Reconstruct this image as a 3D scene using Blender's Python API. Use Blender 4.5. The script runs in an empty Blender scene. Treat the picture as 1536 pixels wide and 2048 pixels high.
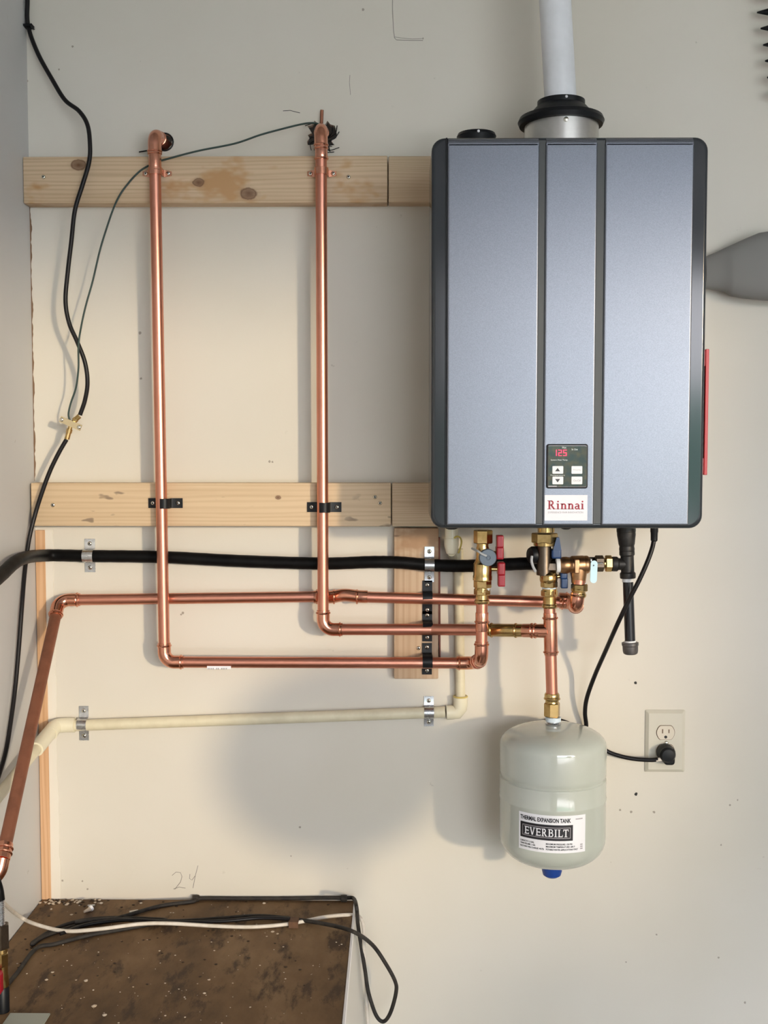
import bpy, bmesh, math, random
from mathutils import Vector, Matrix, Euler

random.seed(7)
rad = math.radians
SC = bpy.context.scene
COL = SC.collection

# ------------------------------------------------------------------ camera
CZ = 1.30                      # lens height above the floor
DW = 2.20                      # lens to back wall
FPX = 2249.0                   # focal length in pixels of the 1536 x 2048 frame
CAM_LOC = Vector((0, -DW, CZ))
CAM_ROT = Euler((rad(90 - 3.26), 0, rad(0.69)), 'XYZ')
cam_data = bpy.data.cameras.new('camera')
cam_data.sensor_fit = 'VERTICAL'
cam_data.sensor_height = 36.0
cam_data.lens = FPX / 2048 * 36.0
cam_data.clip_start = 0.01
cam = bpy.data.objects.new('camera', cam_data)
cam.location = CAM_LOC
cam.rotation_euler = CAM_ROT
COL.objects.link(cam)
SC.camera = cam

# ------------------------------------------------------------------ world, sun, exposure
SC.view_settings.view_transform = 'Standard'
SC.view_settings.look = 'None'
SC.view_settings.gamma = 1.0
SC.view_settings.use_curve_mapping = False
SC.view_settings.exposure = 0.0
world = bpy.data.worlds.new('world')
SC.world = world
world.use_nodes = True
bgn = world.node_tree.nodes['Background']
bgn.inputs['Color'].default_value = (0.93, 0.93, 1.0, 1)
bgn.inputs['Strength'].default_value = 11.5

SUN_AZ, SUN_EL = rad(34.5), rad(6.5)
SUN_DX = -math.tan(SUN_AZ)                      # shadow shift per metre off the wall
SUN_DZ = -math.tan(SUN_EL) / math.cos(SUN_AZ)
sun_data = bpy.data.lights.new('low_sun', 'SUN')
sun_data.energy = 1.75
sun_data.color = (1.0, 0.80, 0.53)
sun_data.angle = rad(2.6)
sun = bpy.data.objects.new('low_sun', sun_data)
sdir = Vector((-math.sin(SUN_AZ) * math.cos(SUN_EL), math.cos(SUN_AZ) * math.cos(SUN_EL), -math.sin(SUN_EL)))
sun.rotation_euler = sdir.to_track_quat('-Z', 'Y').to_euler()
sun.location = (4, -5, 3)
COL.objects.link(sun)

# room extents: left wall, right wall, door wall, ceiling, door opening
XL, XR, YR, ZC = -0.713, 5.3, -5.2, 2.7
OX0, OX1, OZ = 0.4, 4.26, 2.35
por = bpy.data.lights.new('door_portal', 'AREA')
por.shape = 'RECTANGLE'
por.size = OX1 - OX0
por.size_y = OZ
por.cycles.is_portal = True
poro = bpy.data.objects.new('door_portal', por)
poro.location = ((OX0 + OX1) / 2, YR - 0.02, OZ / 2)
poro.rotation_euler = (rad(90), 0, 0)
COL.objects.link(poro)

# ------------------------------------------------------------------ pixel helpers (pixel + real distance -> place)
RM = CAM_ROT.to_matrix()
def ray(px, py):
    return RM @ Vector(((px - 768) / FPX, -(py - 1024) / FPX, -1.0))
def W(px, py, d=0.0):
    v = ray(px, py); t = (-d - CAM_LOC.y) / v.y
    return CAM_LOC + v * t
def WX(px, py, x):
    v = ray(px, py); t = (x - CAM_LOC.x) / v.x
    return CAM_LOC + v * t
def WZ(px, py, z):
    v = ray(px, py); t = (z - CAM_LOC.z) / v.z
    return CAM_LOC + v * t
def S(n, d=0.0):
    return n * (DW - d) / FPX
def V(*a):
    return Vector(a)

# ------------------------------------------------------------------ materials
def mat(name, col, rough=0.5, metal=0.0, **kw):
    m = bpy.data.materials.new(name); m.use_nodes = True
    b = m.node_tree.nodes['Principled BSDF']
    b.inputs['Base Color'].default_value = (*col, 1)
    b.inputs['Roughness'].default_value = rough
    b.inputs['Metallic'].default_value = metal
    for k, v in kw.items():
        b.inputs[k.replace('_', ' ')].default_value = v
    return m
def nodes(m):
    nt = m.node_tree
    return nt, nt.nodes, nt.links, nt.nodes['Principled BSDF']
def noise(nt, scale, detail=4, rough=0.55, vec=None, dist=0.0):
    n = nt.nodes.new('ShaderNodeTexNoise')
    n.inputs['Scale'].default_value = scale; n.inputs['Detail'].default_value = detail
    n.inputs['Roughness'].default_value = rough; n.inputs['Distortion'].default_value = dist
    if vec is not None: nt.links.new(vec, n.inputs['Vector'])
    return n
def ramp(nt, fac, stops):
    r = nt.nodes.new('ShaderNodeValToRGB')
    e = r.color_ramp.elements
    while len(e) > 1: e.remove(e[-1])
    e[0].position = stops[0][0]; e[0].color = (*stops[0][1], 1)
    for p, c in stops[1:]:
        x = e.new(p); x.color = (*c, 1)
    nt.links.new(fac, r.inputs['Fac'])
    return r
def mixc(nt, fac, a, b, mode='MIX'):
    m = nt.nodes.new('ShaderNodeMix'); m.data_type = 'RGBA'; m.blend_type = mode
    def put(sock, v):
        if isinstance(v, (tuple, list)): sock.default_value = (*v, 1)
        elif isinstance(v, (int, float)): sock.default_value = v
        else: nt.links.new(v, sock)
    put(m.inputs[0], fac); put(m.inputs[6], a); put(m.inputs[7], b)
    return m.outputs[2]
def mth(nt, op, a, b=None):
    m = nt.nodes.new('ShaderNodeMath'); m.operation = op
    for i, v in enumerate((a, b)):
        if v is None: continue
        if isinstance(v, (int, float)): m.inputs[i].default_value = v
        else: nt.links.new(v, m.inputs[i])
    return m.outputs[0]
def geo_pos(nt):
    g = nt.nodes.new('ShaderNodeNewGeometry')
    return g.outputs['Position']
def mapping(nt, vec, scale=(1, 1, 1), loc=(0, 0, 0)):
    mp = nt.nodes.new('ShaderNodeMapping')
    mp.inputs['Scale'].default_value = scale; mp.inputs['Location'].default_value = loc
    nt.links.new(vec, mp.inputs['Vector'])
    return mp.outputs['Vector']
def bump(nt, b, h, strength=0.2, dist=0.002):
    bp = nt.nodes.new('ShaderNodeBump')
    bp.inputs['Strength'].default_value = strength; bp.inputs['Distance'].default_value = dist
    nt.links.new(h, bp.inputs['Height']); nt.links.new(bp.outputs['Normal'], b.inputs['Normal'])

def wall_material(name, c1, c2, patch=False):
    m = mat(name, c1, 0.55); nt, N, L, b = nodes(m)
    p = geo_pos(nt)
    big = noise(nt, 2.2, 3, 0.5, p)
    col = mixc(nt, ramp(nt, big.outputs['Fac'], [(0.35, (0, 0, 0)), (0.65, (1, 1, 1))]).outputs['Color'], c1, c2)
    sp = noise(nt, 34, 3, 0.6, p)                    # scuffs
    sp2 = noise(nt, 5, 2, 0.5, p)
    msk = mth(nt, 'MULTIPLY', ramp(nt, sp.outputs['Fac'], [(0.70, (0, 0, 0)), (0.76, (1, 1, 1))]).outputs['Color'],
              ramp(nt, sp2.outputs['Fac'], [(0.5, (0, 0, 0)), (0.62, (1, 1, 1))]).outputs['Color'])
    col = mixc(nt, mth(nt, 'MULTIPLY', msk, 0.55), col, (0.20, 0.17, 0.13))
    L.new(col, b.inputs['Base Color'])
    fine = noise(nt, 260, 2, 0.5, p)
    bump(nt, b, fine.outputs['Fac'], 0.12, 0.0006)
    return m

def wood_material(name, light, dark, stain=None, axis='X', knots=(), grain=55, marks=None):
    m = mat(name, light, 0.62); nt, N, L, b = nodes(m)
    p = geo_pos(nt)
    sc = (0.06, 1, 1) if axis == 'X' else (1, 1, 0.06)
    q = mapping(nt, p, sc)
    n1 = noise(nt, 9, 3, 0.5, q, 0.6)
    wv = nt.nodes.new('ShaderNodeTexWave')
    wv.wave_type = 'BANDS'; wv.bands_direction = 'Z' if axis == 'X' else 'X'
    wv.inputs['Scale'].default_value = grain; wv.inputs['Distortion'].default_value = 16
    wv.inputs['Detail'].default_value = 3; wv.inputs['Detail Scale'].default_value = 0.5
    L.new(q, wv.inputs['Vector'])
    g = mth(nt, 'MULTIPLY', ramp(nt, wv.outputs['Fac'], [(0.35, (0, 0, 0)), (0.95, (1, 1, 1))]).outputs['Color'], 0.55)
    st = noise(nt, 120, 3, 0.6, mapping(nt, p, (0.03, 1, 1) if axis == 'X' else (1, 1, 0.03)), 0.4)
    g = mth(nt, 'ADD', g, mth(nt, 'MULTIPLY', ramp(nt, st.outputs['Fac'], [(0.45, (0, 0, 0)), (0.7, (1, 1, 1))]).outputs['Color'], 0.4))
    col = mixc(nt, g, light, dark)
    col = mixc(nt, mth(nt, 'MULTIPLY', ramp(nt, n1.outputs['Fac'], [(0.45, (0, 0, 0)), (0.7, (1, 1, 1))]).outputs['Color'], 0.5), col, dark)
    if stain:
        s = noise(nt, 9, 4, 0.65, mapping(nt, p, (0.6, 1, 1.1), (3.1, 0, 1.7)))
        col = mixc(nt, ramp(nt, s.outputs['Fac'], [(0.54, (0, 0, 0)), (0.63, (1, 1, 1))]).outputs['Color'], col, stain)
    if marks:
        s = noise(nt, 42, 2, 0.5, mapping(nt, p, (0.55, 1, 1.3)))
        s2 = noise(nt, 7, 2, 0.5, p)
        k = mth(nt, 'MULTIPLY', ramp(nt, s.outputs['Fac'], [(0.64, (0, 0, 0)), (0.70, (1, 1, 1))]).outputs['Color'],
                ramp(nt, s2.outputs['Fac'], [(0.47, (0, 0, 0)), (0.56, (1, 1, 1))]).outputs['Color'])
        col = mixc(nt, mth(nt, 'MULTIPLY', k, 0.7), col, marks)
    for (kx, kz, kr) in knots:
        d = nt.nodes.new('ShaderNodeVectorMath'); d.operation = 'DISTANCE'
        fl = nt.nodes.new('ShaderNodeVectorMath'); fl.operation = 'MULTIPLY'
        L.new(p, fl.inputs[0]); fl.inputs[1].default_value = (0.82, 0, 1.15)
        L.new(fl.outputs[0], d.inputs[0]); d.inputs[1].default_value = (kx * 0.82, 0, kz * 1.15)
        kn = noise(nt, 120, 2, 0.5, p)
        dd = mth(nt, 'ADD', d.outputs['Value'], mth(nt, 'MULTIPLY', mth(nt, 'SUBTRACT', kn.outputs['Fac'], 0.5), kr * 0.5))
        r = ramp(nt, mth(nt, 'DIVIDE', dd, kr * 2), [(0.0, (1, 1, 1)), (0.42, (0.75, 0.75, 0.75)), (0.5, (0.95, 0.95, 0.95)), (0.62, (0.12, 0.12, 0.12)), (0.9, (0, 0, 0))])
        col = mixc(nt, r.outputs['Color'], col, (0.16, 0.075, 0.035))
    L.new(col, b.inputs['Base Color'])
    bump(nt, b, wv.outputs['Fac'], 0.12, 0.0008)
    return m

def metal_noise(name, c1, c2, r1, r2, scale=40, metal=1.0):
    m = mat(name, c1, r1, metal); nt, N, L, b = nodes(m)
    p = geo_pos(nt)
    n = noise(nt, scale, 4, 0.6, p)
    f = ramp(nt, n.outputs['Fac'], [(0.40, (0, 0, 0)), (0.68, (1, 1, 1))]).outputs['Color']
    L.new(mixc(nt, f, c1, c2), b.inputs['Base Color'])
    mr = nt.nodes.new('ShaderNodeMapRange')
    L.new(n.outputs['Fac'], mr.inputs['Value']); mr.inputs['To Min'].default_value = r1; mr.inputs['To Max'].default_value = r2
    L.new(mr.outputs[0], b.inputs['Roughness'])
    return m

M = {}
M['wall'] = wall_material('painted_wall_cream', (0.66, 0.620, 0.535), (0.69, 0.655, 0.585))
M['wall_white'] = wall_material('painted_wall_grey_white', (0.53, 0.53, 0.525), (0.57, 0.57, 0.565))
M['ceiling'] = mat('ceiling_paint', (0.52, 0.51, 0.49), 0.8)
M['floor'] = metal_noise('concrete_floor', (0.20, 0.185, 0.165), (0.26, 0.245, 0.22), 0.7, 0.9, 6, 0.0)
M['cavity'] = mat('dark_cavity', (0.02, 0.018, 0.015), 0.9)
M['copper'] = metal_noise('copper', (0.72, 0.325, 0.235), (0.68, 0.295, 0.205), 0.29, 0.37, 14)
M['copper_fit'] = metal_noise('copper_fitting', (0.77, 0.36, 0.25), (0.62, 0.28, 0.175), 0.14, 0.26, 40)
M['copper_dull'] = metal_noise('copper_weathered', (0.36, 0.15, 0.09), (0.28, 0.12, 0.075), 0.45, 0.6, 30, 0.75)
M['brass'] = metal_noise('brass', (0.60, 0.43, 0.19), (0.42, 0.29, 0.11), 0.16, 0.30, 60)
M['bronze'] = metal_noise('bronze', (0.50, 0.29, 0.155), (0.38, 0.22, 0.115), 0.26, 0.42, 80)
M['bronze_dark'] = metal_noise('bronze_dark', (0.14, 0.112, 0.085), (0.11, 0.088, 0.068), 0.34, 0.45, 80)
M['zinc'] = metal_noise('galvanised_steel', (0.66, 0.68, 0.70), (0.50, 0.52, 0.54), 0.16, 0.36, 90)
M['screw'] = mat('screw_steel', (0.72, 0.70, 0.62), 0.25, 1.0)
M['slot'] = mat('screw_recess', (0.03, 0.03, 0.03), 0.8)
M['black_pl'] = mat('black_plastic', (0.006, 0.007, 0.009), 0.42, 0.0, Specular_IOR_Level=0.28)
M['black_rubber'] = metal_noise('black_jacket', (0.003, 0.003, 0.0035), (0.006, 0.006, 0.006), 0.38, 0.55, 20, 0.0)
M['black_rubber'].node_tree.nodes['Principled BSDF'].inputs['Specular IOR Level'].default_value = 0.12
M['cable_blk'] = mat('black_cable_sheath', (0.008, 0.007, 0.008), 0.38, 0.0, Specular_IOR_Level=0.3)
M['cable_grey'] = metal_noise('dusty_dark_cable', (0.012, 0.010, 0.009), (0.035, 0.029, 0.023), 0.6, 0.8, 60, 0.0)
M['cable_wht'] = metal_noise('white_cable_sheath', (0.72, 0.67, 0.60), (0.62, 0.56, 0.48), 0.45, 0.6, 60, 0.0)
M['green_wire'] = mat('green_wire', (0.035, 0.062, 0.055), 0.5)
M['iron'] = metal_noise('black_iron', (0.030, 0.029, 0.029), (0.055, 0.052, 0.050), 0.38, 0.58, 60, 0.6)
M['iron_gloss'] = mat('black_iron_pipe', (0.010, 0.011, 0.014), 0.22)
M['cap_iron'] = metal_noise('malleable_iron', (0.10, 0.095, 0.095), (0.15, 0.14, 0.14), 0.35, 0.5, 60, 0.6)
M['ptfe'] = mat('white_thread_tape', (0.80, 0.82, 0.84), 0.6)
M['ptfe_blue'] = mat('pale_blue_thread_tape', (0.62, 0.72, 0.80), 0.5)
M['cpvc'] = metal_noise('cream_pipe_plastic', (0.74, 0.68, 0.50), (0.66, 0.60, 0.43), 0.28, 0.42, 25, 0.0)
M['cpvc_fit'] = mat('cream_fitting_plastic', (0.78, 0.73, 0.56), 0.25)
M['yellow'] = mat('yellow_clip', (0.62, 0.50, 0.12), 0.45)
M['glue'] = mat('yellow_solvent_glue', (0.60, 0.47, 0.14), 0.4)
M['pvc'] = metal_noise('white_pipe_plastic', (0.80, 0.82, 0.86), (0.72, 0.74, 0.77), 0.32, 0.45, 14, 0.0)
M['red_pl'] = mat('red_plastic', (0.30, 0.006, 0.018), 0.36)
M['blue_pl'] = mat('blue_plastic', (0.004, 0.032, 0.12), 0.32)
M['blue_cap'] = mat('blue_cap_plastic', (0.008, 0.05, 0.28), 0.4)
M['grey_cap'] = mat('blue_grey_cap', (0.105, 0.145, 0.20), 0.45)
M['lever'] = mat('pale_blue_lever', (0.55, 0.80, 0.90), 0.35)
M['tether'] = mat('clear_grey_tether', (0.42, 0.45, 0.48), 0.35)
M['silver'] = None
M['trim_dk'] = mat('dark_grey_gloss_trim', (0.026, 0.031, 0.037), 0.12, 0.0, Specular_IOR_Level=0.5)
M['groove'] = mat('dark_grey_groove', (0.050, 0.054, 0.055), 0.45)
M['case'] = metal_noise('pale_steel_case', (0.55, 0.53, 0.49), (0.48, 0.46, 0.43), 0.35, 0.5, 20, 0.7)
M['alum'] = metal_noise('brushed_aluminium', (0.66, 0.65, 0.63), (0.56, 0.55, 0.53), 0.28, 0.40, 20)
M['white_print'] = mat('white_print', (0.86, 0.86, 0.88), 0.5)
M['label_wht'] = mat('white_label', (0.84, 0.85, 0.90), 0.38)
M['label_brand'] = mat('pale_label', (0.80, 0.80, 0.86), 0.38)
M['red_print'] = mat('dark_red_print', (0.36, 0.012, 0.035), 0.5)
M['grey_print'] = mat('grey_print', (0.42, 0.40, 0.43), 0.5)
M['blk_print'] = mat('black_print', (0.012, 0.012, 0.018), 0.45)
M['btn'] = mat('white_button', (0.82, 0.83, 0.87), 0.4)
M['screen'] = metal_noise('dark_glossy_panel', (0.050, 0.048, 0.055), (0.11, 0.075, 0.050), 0.06, 0.10, 70, 0.0)
M['tank'] = metal_noise('grey_green_enamel', (0.50, 0.535, 0.485), (0.53, 0.56, 0.51), 0.07, 0.11, 12, 0.0)
M['tank'].node_tree.nodes['Principled BSDF'].inputs['Specular IOR Level'].default_value = 0.95
M['plate'] = mat('almond_plate', (0.60, 0.57, 0.48), 0.32)
M['recept'] = mat('almond_receptacle', (0.64, 0.58, 0.48), 0.35)
M['recept_dk'] = mat('receptacle_slot', (0.16, 0.10, 0.06), 0.6)
M['led'] = mat('red_display_segments', (0.9, 0.02, 0.06), 0.5)
_b = M['led'].node_tree.nodes['Principled BSDF']
_b.inputs['Emission Color'].default_value = (1.0, 0.03, 0.10, 1); _b.inputs['Emission Strength'].default_value = 2.2
M['box_side'] = wall_material('white_cabinet_side', (0.62, 0.61, 0.58), (0.68, 0.67, 0.64))
M['pencil'] = mat('pencil', (0.22, 0.20, 0.18), 0.7)
M['red_level'] = mat('red_level', (0.50, 0.015, 0.02), 0.35)
M['crumb'] = metal_noise('pale_crumbs', (0.62, 0.54, 0.44), (0.48, 0.36, 0.24), 0.7, 0.9, 30, 0.0)
M['dirt'] = mat('dark_dirt', (0.045, 0.028, 0.016), 0.9)
M['steel_dk'] = metal_noise('dark_tool_steel', (0.10, 0.10, 0.10), (0.06, 0.06, 0.06), 0.4, 0.6, 30, 0.8)
M['tool_wood'] = wood_material('tool_handle_wood', (0.50, 0.34, 0.18), (0.38, 0.24, 0.12))
M['plaster'] = mat('white_joint_plaster', (0.74, 0.70, 0.62), 0.7)

# silver metallic paint with fine flake
m = mat('silver_metallic_paint', (0.25, 0.28, 0.34), 0.36, 0.75)
nt, N, L, b = nodes(m)
fl = noise(nt, 900, 2, 0.5, geo_pos(nt))
L.new(mixc(nt, ramp(nt, fl.outputs['Fac'], [(0.35, (0, 0, 0)), (0.65, (1, 1, 1))]).outputs['Color'], (0.160, 0.175, 0.210), (0.198, 0.214, 0.253)), b.inputs['Base Color'])
M['silver'] = m
# dirty plywood top
m = mat('grimy_brown_plywood', (0.2, 0.12, 0.06), 0.75)
nt, N, L, b = nodes(m)
p = geo_pos(nt)
n1 = noise(nt, 7, 6, 0.65, mapping(nt, p, (1.0, 0.5, 1)))
n2 = noise(nt, 26, 5, 0.7, mapping(nt, p, (1.0, 0.35, 1), (4, 2, 0)))
col = ramp(nt, n1.outputs['Fac'], [(0.30, (0.080, 0.043, 0.017)), (0.5, (0.165, 0.093, 0.040)), (0.72, (0.25, 0.155, 0.075))]).outputs['Color']
col = mixc(nt, ramp(nt, n2.outputs['Fac'], [(0.36, (1, 1, 1)), (0.47, (0, 0, 0))]).outputs['Color'], col, (0.06, 0.033, 0.016))
L.new(col, b.inputs['Base Color']); bump(nt, b, n2.outputs['Fac'], 0.25, 0.002)
M['ply_top'] = m

# ------------------------------------------------------------------ object helpers
def link(name, me, m, parent=None, loc=None):
    o = bpy.data.objects.new(name, me); COL.objects.link(o)
    if m is not None and not me.materials: me.materials.append(m)
    if parent is not None:
        o.parent = parent
        base = world_loc(parent)
        o.location = (loc if loc is not None else Vector((0, 0, 0))) - base
    elif loc is not None:
        o.location = loc
    return o
def world_loc(o):
    l = Vector(o.location)
    while o.parent is not None:
        o = o.parent; l = l + Vector(o.location)
    return l
def mk(name, vf, m, parent=None, smooth=38, loc=None):
    v, f = vf
    me = bpy.data.meshes.new(name); me.from_pydata([tuple(x) for x in v], [], f); me.update()
    bm = bmesh.new(); bm.from_mesh(me)
    bmesh.ops.recalc_face_normals(bm, faces=bm.faces); bm.to_mesh(me); bm.free()
    if smooth:
        for p_ in me.polygons: p_.use_smooth = True
        me.set_sharp_from_angle(angle=rad(smooth))
    return link(name, me, m, parent, loc)
def tag(o, label, cat, group=None):
    o['label'] = label; o['category'] = cat
    if group: o['group'] = group
    return o
def thing(name, loc, label, cat, group=None):
    o = bpy.data.objects.new(name, None); COL.objects.link(o)
    o.location = loc; o.empty_display_size = 0.03
    return tag(o, label, cat, group)
def struct(o):
    o['kind'] = 'structure'; return o
def join(*vfs):
    V_, F_ = [], []
    for v, f in vfs:
        n = len(V_); V_ += list(v); F_ += [tuple(i + n for i in x) for x in f]
    return V_, F_
def frame(t):
    t = t.normalized()
    a = Vector((0, 0, 1)) if abs(t.z) < 0.9 else Vector((1, 0, 0))
    u = t.cross(a).normalized(); w = t.cross(u).normalized()
    return u, w
def sweep(pts, r, seg=16, cap=True, closed=False):
    """tube along points, r a number or a list"""
    pts = [Vector(p) for p in pts]; n = len(pts)
    rs = r if isinstance(r, (list, tuple)) else [r] * n
    tang = []
    for i in range(n):
        a = pts[max(i - 1, 0)]; c = pts[min(i + 1, n - 1)]
        t = (c - a)
        tang.append(t.normalized() if t.length > 1e-9 else Vector((0, 0, 1)))
    u, w = frame(tang[0])
    V_, F_ = [], []
    for i in range(n):
        if i:
            q = tang[i - 1].rotation_difference(tang[i]); u = q @ u
            u = (u - tang[i] * u.dot(tang[i])).normalized()
        w = tang[i].cross(u)
        for k in range(seg):
            a = 2 * math.pi * k / seg
            V_.append(pts[i] + (u * math.cos(a) + w * math.sin(a)) * rs[i])
    for i in range(n - 1):
        for k in range(seg):
            k2 = (k + 1) % seg
            F_.append((i * seg + k, i * seg + k2, (i + 1) * seg + k2, (i + 1) * seg + k))
    if cap:
        F_.append(tuple(range(seg))); F_.append(tuple((n - 1) * seg + k for k in range(seg)))
    return V_, F_
def spline(pts, n=10):
    pts = [Vector(p) for p in pts]; out = []
    for i in range(len(pts) - 1):
        p0 = pts[i - 1] if i else pts[0] * 2 - pts[1]
        p1, p2 = pts[i], pts[i + 1]
        p3 = pts[i + 2] if i + 2 < len(pts) else pts[-1] * 2 - pts[-2]
        for k in range(n):
            t = k / n
            out.append(0.5 * ((2 * p1) + (p2 - p0) * t + (2 * p0 - 5 * p1 + 4 * p2 - p3) * t * t + (3 * p1 - p0 - 3 * p2 + p3) * t ** 3))
    out.append(pts[-1]); return out
def lathe(prof, base, axis, seg=28, cap=True):
    """prof = [(r, h)] along axis from base"""
    axis = Vector(axis).normalized(); u, w = frame(axis); base = Vector(base)
    V_, F_ = [], []
    for r, h in prof:
        for k in range(seg):
            a = 2 * math.pi * k / seg
            V_.append(base + axis * h + (u * math.cos(a) + w * math.sin(a)) * max(r, 1e-5))
    n = len(prof)
    for i in range(n - 1):
        for k in range(seg):
            k2 = (k + 1) % seg
            F_.append((i * seg + k, i * seg + k2, (i + 1) * seg + k2, (i + 1) * seg + k))
    if cap:
        F_.append(tuple(range(seg))); F_.append(tuple((n - 1) * seg + k for k in range(seg)))
    return V_, F_
def hexn(base, axis, r, h, ch=0.0015):
    """hexagonal nut, turned so that a flat and an edge show"""
    axis = Vector(axis).normalized(); u, w = frame(axis); base = Vector(base)
    V_, F_ = [], []
    for rr, hh in ((r - ch, 0), (r, ch), (r, h - ch), (r - ch, h)):
        for k in range(6):
            a = math.pi / 3 * k + 0.35
            V_.append(base + axis * hh + (u * math.cos(a) + w * math.sin(a)) * rr)
    for i in range(3):
        for k in range(6):
            k2 = (k + 1) % 6
            F_.append((i * 6 + k, i * 6 + k2, (i + 1) * 6 + k2, (i + 1) * 6 + k))
    F_.append(tuple(range(6))); F_.append(tuple(18 + k for k in range(6)))
    return V_, F_
def bead(c, axis, R, r, seg=24, ring=8):
    axis = Vector(axis).normalized(); u, w = frame(axis); V_, F_ = [], []
    for i in range(seg):
        a = 2 * math.pi * i / seg; d = u * math.cos(a) + w * math.sin(a)
        for k in range(ring):
            b_ = 2 * math.pi * k / ring
            V_.append(Vector(c) + d * (R + r * math.cos(b_)) + axis * r * math.sin(b_))
    for i in range(seg):
        for k in range(ring):
            F_.append((i * ring + k, ((i + 1) % seg) * ring + k, ((i + 1) % seg) * ring + (k + 1) % ring, i * ring + (k + 1) % ring))
    return V_, F_
def box(lo, hi, bev=0.0, seg=2):
    bm = bmesh.new(); bmesh.ops.create_cube(bm, size=1.0)
    lo, hi = Vector(lo), Vector(hi)
    for v in bm.verts:
        v.co = Vector(((lo[i] + hi[i]) / 2 + v.co[i] * (hi[i] - lo[i]) for i in range(3)))
    if bev > 0:
        bmesh.ops.bevel(bm, geom=list(bm.edges), offset=bev, segments=seg, affect='EDGES', profile=0.5)
    bm.verts.index_update()
    r = ([v.co.copy() for v in bm.verts], [tuple(v.index for v in f.verts) for f in bm.faces])
    bm.free(); return r
def xform(vf, mtx):
    return [mtx @ Vector(v) for v in vf[0]], vf[1]
def rrect(x0, x1, z0, z1, r, n=6):
    out = []
    for cx, cz, a0 in ((x1 - r, z1 - r, 0), (x0 + r, z1 - r, 90), (x0 + r, z0 + r, 180), (x1 - r, z0 + r, 270)):
        for k in range(n + 1):
            a = rad(a0 + 90 * k / n); out.append((cx + r * math.cos(a), cz + r * math.sin(a)))
    return out
def prism_layers(layers):
    """layers = [(loop of (x, z), y)] skinned in order, both ends capped"""
    V_, F_ = [], []; n = len(layers[0][0])
    for loop, y in layers:
        V_ += [Vector((x, y, z)) for x, z in loop]
    for i in range(len(layers) - 1):
        for k in range(n):
            k2 = (k + 1) % n
            F_.append((i * n + k, i * n + k2, (i + 1) * n + k2, (i + 1) * n + k))
    F_.append(tuple(range(n))); F_.append(tuple((len(layers) - 1) * n + k for k in range(n)))
    return V_, F_
def rr_block(x0, x1, z0, z1, yb, yf, r, bev, n=6):
    """rounded block; yf is the face towards the room (more negative y)"""
    L_ = [(rrect(x0, x1, z0, z1, r, n), yb)]
    for k in range(5):
        a = rad(90 * k / 4); ins = bev * (1 - math.cos(a)); yy = yf + bev * (1 - math.sin(a))
        L_.append((rrect(x0 + ins, x1 - ins, z0 + ins, z1 - ins, max(r - ins * 0.6, 0.0006), n), yy))
    e_ = bev + 0.0012
    L_.append((rrect(x0 + e_, x1 - e_, z0 + e_, z1 - e_, max(r - e_ * 0.6, 0.0004), n), yf))
    return prism_layers(L_)
def poly_plate(pts, y0, y1):
    """flat plate of outline pts (x, z) between y0 and y1"""
    return prism_layers([(pts, y0), (pts, y1)])
def text_mesh(s, size, align='LEFT', bold=0.0):
    c = bpy.data.curves.new('txt', 'FONT'); c.body = s; c.size = size; c.align_x = align; c.offset = bold
    c.resolution_u = 2
    o = bpy.data.objects.new('txt', c); COL.objects.link(o)
    dg = bpy.context.evaluated_depsgraph_get(); me = bpy.data.meshes.new_from_object(o.evaluated_get(dg))
    r = ([v.co.copy() for v in me.vertices], [tuple(p_.vertices) for p_ in me.polygons])
    bpy.data.objects.remove(o); bpy.data.curves.remove(c); bpy.data.meshes.remove(me)
    return r
def text_fit(s, x0, z0, width, height, bold=0.0):
    v, f = text_mesh(s, 1.0, 'LEFT', bold)
    xs = [p.x for p in v]; ys = [p.y for p in v]
    sx = width / (max(xs) - min(xs)); sy = height / (max(ys) - min(ys))
    return [(x0 + (p.x - min(xs)) * sx, z0 + (p.y - min(ys)) * sy) for p in v], f
def flat_text(s, x0, z0, w, h, y, bold=0.0):
    v, f = text_fit(s, x0, z0, w, h, bold)
    return [Vector((a, y, b_)) for a, b_ in v], f
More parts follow.
